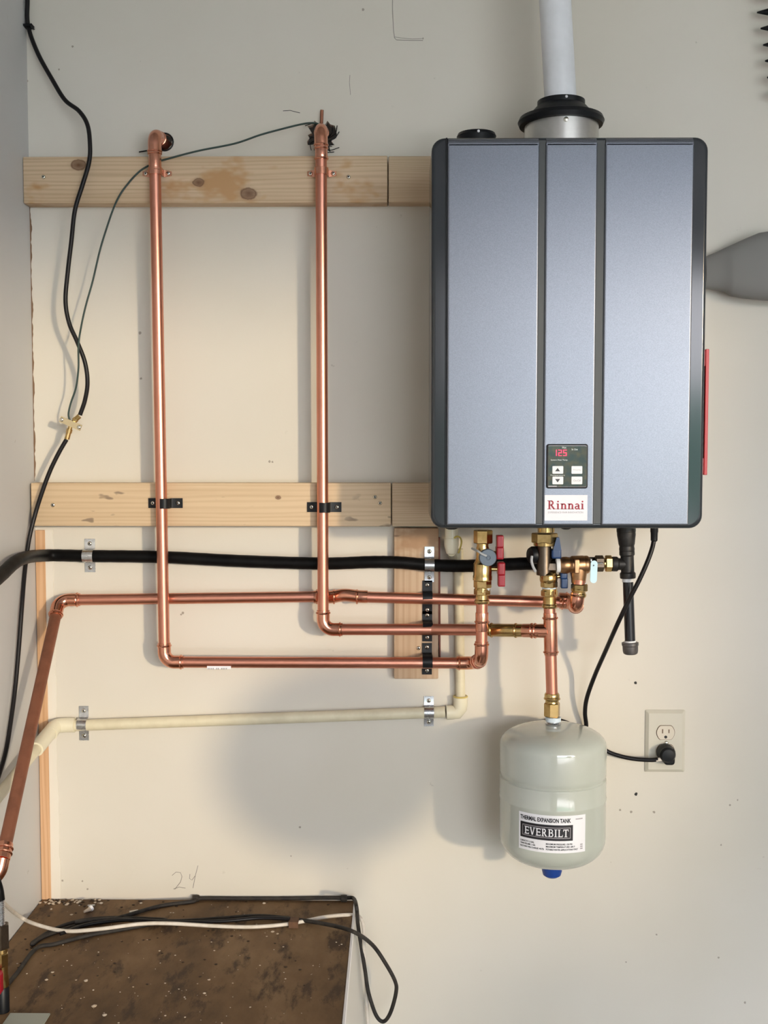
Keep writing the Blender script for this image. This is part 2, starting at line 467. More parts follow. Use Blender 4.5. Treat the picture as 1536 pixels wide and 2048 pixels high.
# slab-serif letters drawn with strokes on a unit-high grid: (width, [(x0,y0,x1,y1,thickness)])
def bar(x0, y0, x1, y1, t):
    d = Vector((x1 - x0, y1 - y0)); n = Vector((-d.y, d.x)).normalized() * t / 2
    return [(x0 + n.x, y0 + n.y), (x1 + n.x, y1 + n.y), (x1 - n.x, y1 - n.y), (x0 - n.x, y0 - n.y)]
def arc(cx, cy, rx, ry, a0, a1, t, n=8):
    q = []
    for k in range(n):
        b0 = rad(a0 + (a1 - a0) * k / n); b1 = rad(a0 + (a1 - a0) * (k + 1) / n)
        def P(b_, s): return (cx + (rx + s * t / 2) * math.cos(b_), cy + (ry + s * t / 2) * math.sin(b_))
        q.append([P(b0, 1), P(b1, 1), P(b1, -1), P(b0, -1)])
    return q
def glyph(ch, T=0.2, s=0.07):
    g = []
    def stem(x, y0=0, y1=1, sl=0.13, top=True, bot=True):
        g.append(bar(x, y0, x, y1, T))
        if bot: g.append(bar(x - sl - T / 2, y0 + s / 2, x + sl + T / 2, y0 + s / 2, s))
        if top: g.append(bar(x - sl - T / 2, y1 - s / 2, x + sl + T / 2, y1 - s / 2, s))
    if ch == 'R':
        stem(0.24, sl=0.12); g.extend(arc(0.40, 0.73, 0.22, 0.22, -90, 90, T * 0.9)); g.append(bar(0.2, 0.96, 0.42, 0.96, 0.08)); g.append(bar(0.2, 0.49, 0.42, 0.49, 0.08))
        g.append(bar(0.42, 0.5, 0.74, 0.02, T)); g.append(bar(0.62, s / 2, 0.92, s / 2, s)); return 0.93, g
    if ch == 'i':
        g.append(bar(0.19, 0, 0.19, 0.66, T)); g.append(bar(0.02, s / 2, 0.36, s / 2, s)); g.append(bar(0.02, 0.66 - s / 2, 0.2, 0.66 - s / 2, s))
        g.extend(arc(0.19, 0.88, 0.05, 0.05, 0, 360, 0.1)); return 0.40, g
    if ch == 'n':
        g.append(bar(0.19, 0, 0.19, 0.66, T)); g.append(bar(0.02, s / 2, 0.36, s / 2, s)); g.append(bar(0.02, 0.66 - s / 2, 0.2, 0.66 - s / 2, s))
        g.extend(arc(0.37, 0.44, 0.17, 0.16, 0, 165, T * 0.85)); g.append(bar(0.54, 0, 0.54, 0.45, T)); g.append(bar(0.38, s / 2, 0.70, s / 2, s)); return 0.72, g
    if ch == 'a':
        g.extend(arc(0.27, 0.46, 0.17, 0.15, 0, 160, T * 0.7)); g.append(bar(0.44, 0.05, 0.44, 0.47, T)); g.append(bar(0.42, s / 2, 0.60, s / 2, s * 1.4))
        g.extend(arc(0.24, 0.19, 0.15, 0.15, 60, 320, T * 0.8)); g.append(bar(0.28, 0.36, 0.46, 0.39, 0.08)); return 0.62, g
    if ch == 'E':
        stem(0.24, sl=0.12)
        for y in (s / 2 + 0.03, 0.5, 0.97 - s / 2): g.append(bar(0.2, y, 0.76, y, 0.12))
        g.append(bar(0.76, 0.0, 0.76, 0.24, s)); g.append(bar(0.76, 0.76, 0.76, 1, s)); g.append(bar(0.6, 0.38, 0.6, 0.62, s)); return 0.84, g
    if ch == 'V':
        g.append(bar(0.16, 1, 0.44, 0.02, T)); g.append(bar(0.74, 1, 0.48, 0.02, T * 0.7)); g.append(bar(0, 1 - s / 2, 0.36, 1 - s / 2, s)); g.append(bar(0.58, 1 - s / 2, 0.9, 1 - s / 2, s)); return 0.90, g
    if ch == 'B':
        stem(0.24, sl=0.12)
        for y in (s / 2 + 0.02, 0.52, 0.98 - s / 2): g.append(bar(0.2, y, 0.52, y, 0.1))
        g.extend(arc(0.50, 0.74, 0.18, 0.2, -90, 90, T * 0.8)); g.extend(arc(0.52, 0.28, 0.22, 0.23, -90, 90, T * 0.8)); return 0.86, g
    if ch == 'I':
        stem(0.26, sl=0.12); return 0.50, g
    if ch == 'L':
        stem(0.24, sl=0.12); g.append(bar(0.2, 0.06, 0.72, 0.06, 0.12)); g.append(bar(0.72, 0, 0.72, 0.3, s)); return 0.78, g
    if ch == 'T':
        stem(0.42, sl=0.13, top=False); g.append(bar(0.05, 0.94, 0.79, 0.94, 0.12)); g.append(bar(0.06, 0.7, 0.06, 1, s)); g.append(bar(0.78, 0.7, 0.78, 1, s)); return 0.84, g
    return 0.4, g
def slab_text(s, x0, z0, width, height, T=0.2):
    qs = []; x = 0
    for ch in s:
        w_, g = glyph(ch, T)
        for q in g: qs.append([(x + a, b_) for a, b_ in q])
        x += w_ + 0.03
    sx = width / x
    V_, F_ = [], []
    for q in qs:
        n = len(V_); V_ += [(x0 + a * sx, z0 + b_ * height) for a, b_ in q]; F_.append(tuple(n + i for i in range(len(q))))
    return V_, F_

# shared screw mesh, axis along -Y, origin at its seat
def screw_mesh(name, r, h, m):
    prof = [(r, 0), (r, h * 0.35), (r * 0.75, h * 0.85), (r * 0.35, h)]
    v, f = lathe(prof, (0, 0, 0), (0, -1, 0), 14)
    me = bpy.data.meshes.new(name); me.from_pydata([tuple(x) for x in v], [], f); me.update()
    for p_ in me.polygons: p_.use_smooth = True
    me.set_sharp_from_angle(angle=rad(40)); me.materials.append(m)
    return me
SCREW = screw_mesh('screw', 0.0042, 0.0026, M['screw'])
SLOT = screw_mesh('screw_recess', 0.0017, 0.0006, M['slot'])
def screw(loc, parent, recess=True):
    o = link('screw', SCREW, None, parent, Vector(loc))
    if recess:
        link('screw_recess', SLOT, None, o, Vector(loc) + Vector((0, -0.0024, 0)))
    return o

# ------------------------------------------------------------------ SETTING
# back wall with two ragged pipe holes
def ragged(cx, cz, r, n, amp, seed):
    rr = random.Random(seed); out = []
    for k in range(n):
        a = 2 * math.pi * k / n; q = r * (1 + rr.uniform(-amp, amp))
        out.append((cx + q * math.cos(a), cz + q * math.sin(a)))
    return out
h1 = W(327, 284, 0); h2 = W(641, 272, 0)
HOLES = [ragged(h1.x, h1.z, 0.017, 22, 0.10, 1), ragged(h2.x + 0.001, h2.z - 0.004, 0.027, 26, 0.35, 5)]
bm = bmesh.new()
def loop_edges(pts):
    vs = [bm.verts.new((x, 0, z)) for x, z in pts]
    return [bm.edges.new((vs[i], vs[(i + 1) % len(vs)])) for i in range(len(vs))]
es = loop_edges([(XL - 0.05, -0.05), (XR + 0.05, -0.05), (XR + 0.05, ZC + 0.05), (XL - 0.05, ZC + 0.05)])
hes = []
for h in HOLES: hes.append(loop_edges(h))
bmesh.ops.triangle_fill(bm, edges=es + sum(hes, []), use_beauty=True, normal=(0, -1, 0))
def inside(px, pz, poly):
    c = False; n = len(poly)
    for i in range(n):
        x1, z1 = poly[i]; x2, z2 = poly[i - 1]
        if (z1 > pz) != (z2 > pz) and px < (x2 - x1) * (pz - z1) / (z2 - z1) + x1: c = not c
    return c
kill = [f for f in bm.faces if any(inside(f.calc_center_median().x, f.calc_center_median().z, h) for h in HOLES)]
bmesh.ops.delete(bm, geom=kill, context='FACES_ONLY')
for h, he in zip(HOLES, hes):                        # board thickness around each hole
    r = bmesh.ops.extrude_edge_only(bm, edges=he)
    for g in r['geom']:
        if isinstance(g, bmesh.types.BMVert): g.co.y = 0.013
me = bpy.data.meshes.new('wall_back'); bm.to_mesh(me); bm.free()
wall_back = struct(link('wall_back', me, M['wall']))
mk('wall_cavity', join(box((h1.x - 0.05, 0.0131, h1.z - 0.05), (h1.x + 0.05, 0.09, h1.z + 0.05)),
                       box((h2.x - 0.06, 0.0131, h2.z - 0.06), (h2.x + 0.06, 0.09, h2.z + 0.06))), M['cavity'], wall_back, 0)
for o in (COL.objects['wall_cavity'],):              # open the front of each cavity
    bm = bmesh.new(); bm.from_mesh(o.data)
    bmesh.ops.delete(bm, geom=[f for f in bm.faces if f.normal.y < -0.9 or (f.normal.y > 0.9 and f.calc_center_median().y < 0.02)], context='FACES')
    bm.to_mesh(o.data); bm.free()
struct(mk('wall_left', box((XL - 0.1, YR - 0.1, -0.05), (XL, 0.05, ZC + 0.05)), M['wall_white'], None, 0))
struct(mk('wall_right', box((XR, YR - 0.1, -0.05), (XR + 0.1, 0.05, ZC + 0.05)), M['wall_white'], None, 0))
struct(mk('wall_front', join(box((XL - 0.1, YR - 0.15, -0.05), (OX0, YR, ZC + 0.05)),
                             box((OX1, YR - 0.15, -0.05), (XR + 0.1, YR, ZC + 0.05)),
                             box((OX0, YR - 0.15, OZ), (OX1, YR, ZC + 0.05))), M['wall_white'], None, 0))
struct(mk('floor', box((XL - 0.1, YR - 0.15, -0.1), (XR + 0.1, 0.05, 0.0)), M['floor'], None, 0))
struct(mk('ceiling', box((XL - 0.1, YR - 0.15, ZC), (XR + 0.1, 0.05, ZC + 0.1)), M['ceiling'], None, 0))
M['drive'] = metal_noise('driveway_concrete', (0.55, 0.54, 0.52), (0.62, 0.61, 0.59), 0.8, 0.95, 2, 0.0)
tag(struct(mk('driveway', box((-12, -30, -0.14), (22, YR - 0.15, -0.04)), M['drive'], None, 0)), 'grey concrete driveway outside the open garage door', 'driveway')
# hedge across the drive
M['leaf'] = metal_noise('hedge_leaves', (0.05, 0.17, 0.13), (0.12, 0.30, 0.22), 0.6, 0.8, 3, 0.0)
rr = random.Random(3); hv, hf = [], []
for i in range(61):
    for k in range(10):
        x = -12 + 34 * i / 60; t = k / 9
        hv.append(Vector((x + rr.uniform(-.15, .15), -19 + 1.4 * math.cos(math.pi * (1 - t)) * 0.5 + rr.uniform(-.25, .25), -0.05 + 2.3 * math.sin(math.pi * t) ** 0.6 + rr.uniform(-.15, .15) * (0 < k < 9))))
for i in range(60):
    for k in range(9): hf.append((i * 10 + k, i * 10 + k + 1, (i + 1) * 10 + k + 1, (i + 1) * 10 + k))
tag(mk('hedge', (hv, hf), M['leaf'], None, 0), 'long green hedge growing beyond the concrete driveway', 'hedge')['kind'] = 'stuff'

# unseen rounded bush beside the driveway, added to shade the lower wall
rr = random.Random(8); V_, F_ = [], []
for i in range(13):
    th = math.pi * i / 12
    for k in range(24):
        ph = 2 * math.pi * k / 24; q = rr.uniform(.88, 1.08)
        V_.append(Vector((6.50 + .46 * q * math.sin(th) * math.cos(ph), -9 + .55 * q * math.sin(th) * math.sin(ph), 0.86 + .80 * q * math.cos(th))))
for i in range(12):
    for k in range(24): F_.append((i * 24 + k, i * 24 + (k + 1) % 24, (i + 1) * 24 + (k + 1) % 24, (i + 1) * 24 + k))
SB = thing('added_shade_bush', Vector((6.50, -9, -.04)), 'unseen green bush added beside the driveway to shade the lower wall', 'added_shade_bush')
mk('foliage', (V_, F_), M['leaf'], SB, 0)
mk('stem', sweep([Vector((6.50, -9, -.04)), Vector((6.60, -9, .6))], [.05, .035], 10), M['tool_wood'], SB)

# corner details: bare wood strip, plaster band, cracked dark joint
M['bare_wood'] = wood_material('bare_orange_wood', (0.66, 0.42, 0.25), (0.52, 0.29, 0.14), None, 'Z', (), 30)
zb = W(400, 1799, 0).z      # height of the cabinet top
ZT = zb
c0 = W(84, 1060, 0).z
struct(mk('trim_1', box((XL + 0.001, -0.0055, ZT), (XL + 0.0195, 0.001, c0), 0.001, 1), M['bare_wood'], None, 0))
pv = []
rr = random.Random(11); zz = [ZT + (c0 - ZT) * k / 40 for k in range(41)]
pl = [(XL + 0.0195, z) for z in zz] + [(XL + 0.034 + 0.006 * (1 - abs((z - ZT) / (c0 - ZT) - 0.2)) * 0 + rr.uniform(-.0015, .0015) + 0.004 * (1 - (z - ZT) / (c0 - ZT)), z) for z in reversed(zz)]
struct(mk('trim_2', poly_plate(pl, 0.001, -0.0018), M['plaster'], None, 0))
M['crack'] = mat('rusty_joint', (0.20, 0.12, 0.07), 0.85)
c1, c2 = W(64, 962, 0).z, W(57, 410, 0).z
zz = [c1 + (c2 - c1) * k / 90 for k in range(91)]
pl = [(XL, z) for z in zz] + [(XL + max(0.0006, 0.0030 * (0.35 + 0.9 * abs(math.sin(z * 61) * math.sin(z * 23)) + rr.uniform(-.25, .25))), z) for z in reversed(zz)]
struct(mk('trim_3', poly_plate(pl, 0.0005, -0.0008), M['crack'], None, 0))

# pencil marks and small nail holes on the wall (flat marks)
def pencil(pts, w=0.0011):
    q = [W(x, y, 0) for x, y in pts]; V_, F_ = [], []
    for i, p_ in enumerate(q):
        t = (q[min(i + 1, len(q) - 1)] - q[max(i - 1, 0)]); n = Vector((-t.z, 0, t.x)).normalized() * w / 2
        V_ += [p_ + n + Vector((0, -0.0004, 0)), p_ - n + Vector((0, -0.0004, 0))]
    for i in range(len(q) - 1): F_.append((2 * i, 2 * i + 1, 2 * i + 3, 2 * i + 2))
    return V_, F_
mk('pencil_mark', pencil([(785, -20), (785, 20), (787, 60), (789, 76), (793, 80), (820, 81), (846, 81)]), M['pencil'], wall_back, 0)
mk('pencil_mark', pencil([(789, 74), (800, 76), (825, 78), (846, 77)], 0.0008), M['pencil'], wall_back, 0)
mk('pencil_mark', pencil([(344, 1751), (352, 1744), (361, 1745), (364, 1753), (361, 1764), (350, 1778), (347, 1778), (358, 1774), (371, 1776)], 0.0010), M['pencil'], wall_back, 0)
mk('pencil_mark', join(pencil([(380, 1748), (379, 1757), (384, 1760), (390, 1752)], 0.0010), pencil([(396, 1731), (391, 1750), (386, 1776)], 0.0010)), M['pencil'], wall_back, 0)
mk('pencil_mark', pencil([(566, 222), (580, 221), (600, 226)], 0.0012), M['slot'], wall_back, 0)
mk('pencil_mark', pencil([(700, 150), (699, 165), (701, 190)], 0.0008), M['pencil'], wall_back, 0)
rr = random.Random(21)
def spot(px, py, r, m='slot'):
    c = W(px, py, 0)
    mk('nail_hole', poly_plate([(c.x + r * (1 + rr.uniform(-.25, .25)) * math.cos(a), c.z + r * (1 + rr.uniform(-.25, .25)) * math.sin(a)) for a in [k * math.pi / 4 for k in range(8)]], 0.002, -0.0005), M[m], wall_back, 0)
M['smudge'] = mat('faint_smudge', (0.36, 0.32, 0.27), 0.7)
spot(1271, 1366, .0030); spot(1272, 1588, .0032)
for q in ((600, 1654, .0022), (582, 1712, .0014), (280, 666, .0030), (366, 1226, .0026), (362, 1229, .0018),
          (282, 757, .0022), (539, 923, .0024), (545, 924, .0022), (1475, 1600, .0016), (1460, 1610, .002), (1442, 1690, .0018), (1313, 1869, .0018), (1490, 2005, .0022), (1437, 1915, .002), (1252, 1924, .0016),
          (145, 93, .0022), (118, 139, .0018), (55, 162, .002), (175, 1778, .002), (165, 1762, .0018), (125, 1761, .0022), (1240, 1620, .0022), (1262, 1624, .0026), (1308, 1624, .0026), (726, 19, .0026), (846, 77, .0016)):
    spot(*q, m='smudge')

# ------------------------------------------------------------------ LUMBER
BT = 0.038
def px_x(px, py, d): return W(px, py, d).x
kn = [W(157, 330, BT), W(397, 365, BT), W(497, 387, BT)]
M['pine_a'] = wood_material('pine_stained', (0.68, 0.52, 0.35), (0.50, 0.35, 0.21), (0.50, 0.29, 0.13), 'X',
                            [(k.x, k.z, r) for k, r in zip(kn, (0.0105, 0.008, 0.0115))], 40)
M['pine_b'] = wood_material('pine_plain', (0.60, 0.47, 0.32), (0.48, 0.35, 0.22), None, 'X', (), 60)
k2 = W(556, 995, BT)
M['pine_c'] = wood_material('pine_marked', (0.68, 0.52, 0.34), (0.57, 0.41, 0.25), None, 'X', [(k2.x, k2.z, 0.004)], 30, (0.16, 0.11, 0.08))
M['osb'] = wood_material('rough_block', (0.55, 0.40, 0.27), (0.43, 0.29, 0.18), (0.38, 0.23, 0.13), 'Z', (), 20, (0.14, 0.08, 0.05))
def board(name, px0, px1, py0, py1, th, m, label, group=None, back=0.0):
    x0 = px_x(px0, (py0 + py1) / 2, th); x1 = px_x(px1, (py0 + py1) / 2, th)
    z1 = W(768, py0, th).z; z0 = W(768, py1, th).z
    e = thing(name, Vector(((x0 + x1) / 2, 0, z0)), label, 'board', group)
    mk('plank', box((x0, -th, z0), (x1, -back, z1), 0.0022, 2), m, e, 30)
    return e
b1 = board('timber_board', 46, 775, 311, 405, BT, M['pine_a'], 'long knotty stained pine board under the tops of the two risers')
b2 = board('timber_board', 777, 1330, 312, 405, BT, M['pine_b'], 'plain board running behind the upper part of the grey heater')
b3 = board('timber_board', 62, 782, 966, 1053, BT, M['pine_c'], 'long pale pine board with dark ink marks and black pipe straps')
b4 = board('timber_board', 784, 1330, 966, 1053, BT, M['pine_b'], 'plain board running behind the lower edge of the grey heater')
b5 = board('wood_block', 788, 877, 1056, 1358, 0.021, M['osb'], 'upright rough wood block holding the column of black straps')
for bx_, px, py, d in ((b1, 87, 354, BT), (b1, 697, 354, BT), (b3, 106, 1010, BT), (b3, 760, 1006, BT), (b3, 750, 994, BT), (b5, 837, 1296, 0.021)):
    screw(W(px, py, d), bx_)
e = thing('wood_shim', W(878, 1320, 0.004), 'thin dark red wooden shim against the side of the wood block', 'shim')
mk('strip', poly_plate([(p_.x, p_.z) for p_ in (W(875, 1075, .01), W(880, 1075, .01), W(881, 1322, .01), W(879.5, 1322, .01), W(876, 1250, .01))], 0.0, -0.019), M['red_shim'] if 'red_shim' in M else mat('red_brown_wood', (0.20, 0.055, 0.03), 0.6), e, 0)

# ------------------------------------------------------------------ PIPE BUILDER
def fillet(p0, p1, p2, R):
    a = (p0 - p1); c = (p2 - p1); la, lc = a.length, c.length
    a.normalize(); c.normalize()
    ang = a.angle(c)
    t = min(R / math.tan(ang / 2), 0.48 * la, 0.48 * lc)
    R = t * math.tan(ang / 2)
    bis = (a + c).normalized(); ctr = p1 + bis * (R / math.sin(ang / 2))
    s0 = p1 + a * t; s1 = p1 + c * t
    out = []
    v0, v1 = s0 - ctr, s1 - ctr
    om = v0.angle(v1)
    for k in range(11):
        f = k / 10
        v = (v0 * math.sin((1 - f) * om) + v1 * math.sin(f * om)) / math.sin(om)
        out.append(ctr + v)
    return s0, s1, out, a, c
def run(parent, pts, r, mp, mf, R=0.022, leg=0.016, rf=1.17, beads=True, fit=None, last=None):
    """straight pipes between filleted fittings; each piece is a part"""
    pts = [Vector(p_) for p_ in pts]
    cur = pts[0]
    for i in range(1, len(pts)):
        if i < len(pts) - 1:
            s0, s1, ar, a, c = fillet(pts[i - 1], pts[i], pts[i + 1], R)
            mk('pipe', sweep([cur, s0], r, 24), mp, parent)
            le0 = min(leg, (s0 - cur).length * 0.9); le1 = min(leg, (pts[i + 1] - s1).length * 0.6)
            path = [s0 + a * le0] + ar + [s1 + c * le1]
            el = sweep(path, r * rf, 24)
            el_o = mk('elbow', el, mf, parent)
            if beads:
                for q, d_ in ((path[0] - a * 0.005, a), (path[-1] - c * 0.005, c)):
                    mk('bead', bead(q, d_, r * rf, r * 0.17), mf, el_o)
            cur = s1
        else:
            mk('pipe', sweep([cur, pts[i]], r, 24), last or mp, parent)
def sleeve(parent, a, c, r, m, name='coupling', beads=(0.12, 0.88)):
    a, c = Vector(a), Vector(c); d = c - a
    o = mk(name, sweep([a, a.lerp(c, 0.04), a.lerp(c, 0.96), c], [r * 0.97, r, r, r * 0.97], 24), m, parent)
    for t in beads: mk('bead', bead(a.lerp(c, t), d, r, r * 0.16), m, o)
    return o
PR = 0.0108     # 3/4 inch tube

# --- run A: left riser, along the bottom, up to the red-handled valve
DA = 0.056; DV = 0.135
A = thing('copper_pipe_run', W(329, 1330, DA), 'copper pipe dropping from the round wall hole and running lowest to the red-handled valve', 'pipe')
a_pts = [W(336, 284, -0.05), W(309, 275, DA), W(329, 1324, DA), W(950, 1326, DA), W(963, 1318, DV), W(964, 1190, DV)]
a_pts[0] = Vector((h1.x + 0.002, 0.06, h1.z))
a_pts[1] = Vector((W(309, 282, DA).x, -DA, h1.z))
run(A, a_pts, PR, M['copper'], M['copper_fit'], R=0.020, leg=0.017)
sleeve(A, W(309.5, 303, DA), W(310.5, 345, DA), PR * 1.10, M['copper_fit'], beads=(0.1, 0.9))
mk('sticker', box(W(414, 1338, DA + PR + .0006) , W(462, 1332, DA + PR * .93)), M['label_wht'], A, 0)
mk('sticker_print', flat_text('|||| || ||||', W(418, 1336, DA).x, W(418, 1336.5, DA).z, 0.036, 0.003, -DA - PR - .0008), M['blk_print'], A, 0)
sleeve(A, W(964, 1262, DV), W(964, 1225, DV), PR * 1.12, M['copper_fit'], beads=(0.5,))
# brass adapter under the hot valve
ad = mk('adapter', lathe([(.0128, 0), (.0140, .002), (.0140, .006), (.0122, .008), (.0122, .020), (.0138, .022), (.0138, .034)], W(964, 1207, DV), (0, 0, 1), 24), M['brass'], A)
mk('hexagon', hexn(W(964, 1190, DV), (0, 0, 1), .0152, .012), M['brass'], ad)

# --- run B + C: right riser, across, tee, down to the tank
Bp = thing('copper_pipe_run', W(646, 1262, DA), 'copper pipe dropping from the ragged wall hole and teeing above the expansion tank', 'pipe')
b_pts = [Vector((h2.x, 0.06, h2.z)), Vector((W(642, 268, DA).x, -DA, h2.z)), W(646.5, 1259, DA), W(864, 1259, DA + .002), W(970, 1260, 0.092), W(1100, 1262, 0.139)]
s0, s1, ar, a_, c_ = fillet(b_pts[0], b_pts[1], b_pts[2], 0.020)
run(Bp, b_pts[:4] , PR, M['copper'], M['copper_fit'], R=0.020, leg=0.017)
mk('pipe', sweep(spline([b_pts[3], b_pts[4], b_pts[5]], 8), PR, 24), M['copper'], Bp)
sleeve(Bp, W(642.4, 294, DA), W(642.8, 320, DA), PR * 1.10, M['copper_fit'], beads=(0.1, 0.9))
def Bx(px):
    t = (px - 970) / 130
    return b_pts[4].lerp(b_pts[5], t)
sleeve(Bp, Bx(978), Bx(1046), PR * 1.13, M['brass'], 'brass_coupling', (0.08, 0.80))
sleeve(Bp, Bx(1046), Bx(1084), PR * 1.17, M['copper_fit'], 'coupling', (0.48, 0.66))
DT = 0.139
mk('pipe', sweep([W(1099, 1215, DT), W(1104, 1392, DT)], PR, 24), M['copper'], Bp)
tee = sleeve(Bp, W(1100, 1226, DT), W(1102, 1310, DT), PR * 1.17, M['copper_fit'], 'tee', (0.12, 0.93))
mk('branch', sweep([Bx(1080), Bx(1098)], PR * 1.20, 24), M['copper_fit'], tee)
ad = mk('adapter', lathe([(.0128, 0), (.0140, .002), (.0140, .006), (.0122, .008), (.0122, .024), (.0138, .026), (.0138, .036)], W(1099, 1216, DT), (0, 0, 1), 24), M['brass'], Bp)
mk('hexagon', hexn(W(1098.5, 1193, DT), (0, 0, 1), .0152, .012), M['brass'], ad)
ad = mk('adapter', lathe([(.0125, 0), (.0140, .003), (.0140, .009), (.0124, .012), (.0124, .018), (.0136, .020)], W(1104, 1386, DT), (0, 0, -1), 24), M['brass'], Bp)
mk('hexagon', hexn(W(1104, 1405, DT), (0, 0, -1), .0152, .026), M['brass'], ad)
mk('bead', bead(W(1104, 1397, DT), (0, 0, 1), .0135, .002), M['brass'], ad)

# --- run D: relief discharge line
DD0, DD1 = 0.022, 0.032
D = thing('copper_pipe_run', W(130, 1240, DD0), 'copper discharge pipe from the bronze relief valve, sloping down beside the corner', 'pipe')
d_end = W(1152, 1212, 0.15)
dr = [W(1159, 1160, 0.15), W(1152, 1213, 0.15), W(1148, 1205, DD1 + .004), W(725, 1194, DD1)]
run(D, dr, PR, M['copper'], M['copper_fit'], R=0.016, leg=0.010, rf=1.22)
sleeve(D, W(1118, 1198, DD1 + .003), W(1138, 1199, DD1 + .003), PR * 1.17, M['copper_fit'], beads=(0.75,))
dl = [W(725, 1194, DD1), W(692, 1193, DD1 - .002), W(655, 1195, DD0), W(628, 1193, DD0)]
mk('offset_bend', sweep(spline([W(735, 1193.5, DD1), W(718, 1193, DD1), W(690, 1190, DD1 - .003), W(662, 1194, DD0), W(640, 1194, DD0), W(628, 1194, DD0)], 6), PR * 1.15, 24), M['copper_fit'], D)
for px, dd in ((714, DD1), (668, DD0 + .001), (634, DD0)):
    mk('bead', bead(W(px, 1193.5, dd), (1, 0, .0), PR * 1.17, .0022), M['copper_fit'], D)
d_k = W(118, 1200, DD0 + .004)
p_low = W(10, 1692, 0.40)
run(D, [W(628, 1193.5, DD0), d_k, p_low], PR, M['copper'], M['copper_fit'], R=0.020, leg=0.020, last=M['copper_dull'])
p_low2 = p_low + Vector((0.000, -0.035, -0.075)) + Vector((-.012, 0, 0))
sleeve(D, p_low + (d_k - p_low).normalized() * 0.004, p_low - (d_k - p_low).normalized() * .024, PR * 1.18, M['copper_fit'], beads=(0.3, 0.6))
q0 = p_low - (d_k - p_low).normalized() * .02
mk('elbow', sweep(spline([q0, q0 + Vector((-.004, -.008, -.02)), q0 + Vector((-.018, -.02, -.034)), q0 + Vector((-.040, -.03, -.040))], 6), PR * 1.16, 24), M['copper_fit'], D)
ad = mk('adapter', lathe([(.0124, 0), (.0142, .003), (.0142, .006), (.0126, .008), (.0126, .014), (.0140, .017)], W(1157, 1195, .15), (0, 0, 1), 24), M['brass'], D)
mk('hexagon', hexn(W(1158.5, 1183, .15), (0, 0, 1), .0152, .014), M['brass'], ad)

# ------------------------------------------------------------------ PIPE STRAPS
def strap(name, c, along, r, wdt, reach, base, m, label, group=None, ear=0.012, round_ear=0.0):
    """two-hole strap over a tube of radius r centred at c; 'along' = direction of the ears ('X' or 'Z');
       base = distance of the mounting face from the wall; reach = half length over the ears"""
    c = Vector(c); th = 0.0022
    e = thing(name, Vector((c.x, -base, c.z)), label, 'pipe strap', group)
    yb = -base - th
    prof = [(-reach, yb), (-r - 0.0035, yb), (-r - 0.0012, yb - 0.0008)]
    n = 10
    for k in range(n + 1):
        a = math.pi * (1 - k / n); prof.append(((r + th * .6) * math.cos(a), c.y - (r + th * .6) * math.sin(a)))
    prof += [(r + 0.0012, yb - 0.0008), (r + 0.0035, yb), (reach, yb)]
    V_, F_ = [], []
    L_ = []
    for i, (u, y) in enumerate(prof):
        a = prof[max(i - 1, 0)]; b_ = prof[min(i + 1, len(prof) - 1)]
        t = Vector((b_[0] - a[0], b_[1] - a[1])).normalized(); nrm = Vector((-t.y, t.x))
        if nrm.y > 0 and abs(u) > r + .002: nrm = -nrm
        L_.append(((u, y), (u + nrm.x * 0, y - 0)))
    outer = prof
    inner = [(u * (r - .0003 + .0003) / max(r, 1e-6) if False else u, y) for u, y in prof]
    # offset by thickness towards the wall / the tube axis
    inn = []
    for u, y in prof:
        if abs(u) <= r + th * .6 + 1e-6 and y < yb - 0.001:
            v = Vector((u, y - c.y)); ln = v.length
            v = v * ((ln - th) / ln) if ln > 1e-6 else v
            inn.append((v.x, c.y + v.y))
        else: inn.append((u, y + th))
    def P(u, s, y):
        return Vector((c.x + u, y, c.z + s)) if along == 'X' else Vector((c.x + s, y, c.z + u))
    for (u, y), (iu, iy) in zip(prof, inn):
        w = wdt / 2
        if round_ear and abs(u) > reach - 1e-6: w = wdt * 0.30
        V_ += [P(u, -w, y), P(u, w, y), P(iu, w, iy), P(iu, -w, iy)]
    for i in range(len(prof) - 1):
        for k in range(4):
            k2 = (k + 1) % 4
            F_.append((i * 4 + k, i * 4 + k2, (i + 1) * 4 + k2, (i + 1) * 4 + k))
    F_.append((0, 1, 2, 3)); nn = (len(prof) - 1) * 4; F_.append((nn, nn + 1, nn + 2, nn + 3))
    mk('band', (V_, F_), m, e, 35)
    for s in (-1, 1):
        screw(P(s * (reach - ear * .62), 0, yb + .0003), e)
    return e
GR = 0.0120     # black jacketed gas tube
KR = 0.0110     # cream condensate pipe
strap('pipe_strap', W(310.5, 343, DA), 'X', PR * 1.12, .013, .0275, BT, M['copper_fit'], 'copper strap on the stained board around the riser from the round hole', None, .010, 1)
strap('pipe_strap', W(642.6, 343, DA), 'X', PR * 1.12, .013, .0275, BT, M['copper_fit'], 'copper strap on the stained board around the riser from the ragged hole', None, .010, 1)
strap('pipe_strap', W(327.5, 1007, DA), 'X', PR, .019, .033, BT, M['black_pl'], 'black strap on the pale board around the riser nearer the corner', None, .014)
strap('pipe_strap', W(647.5, 1015, DA), 'X', PR, .019, .033, BT, M['black_pl'], 'black strap on the pale board around the riser nearer the heater', None, .014)
bt = 0.021
strap('pipe_strap', W(855, 1196, DD1), 'Z', PR, .0190, .0330, bt, M['black_pl'], 'black strap on the wood block holding the topmost copper pipe', None, .014)
strap('pipe_strap', W(855.5, 1258, DA), 'Z', PR, .0190, .0298, bt, M['black_pl'], 'black strap on the wood block holding the middle copper pipe', None, .013)
strap('pipe_strap', W(855, 1324, DA), 'Z', PR, .0190, .0310, bt, M['black_pl'], 'black strap on the wood block holding the lowest copper pipe', None, .013)
DG0, DG1 = 0.0125, 0.0345
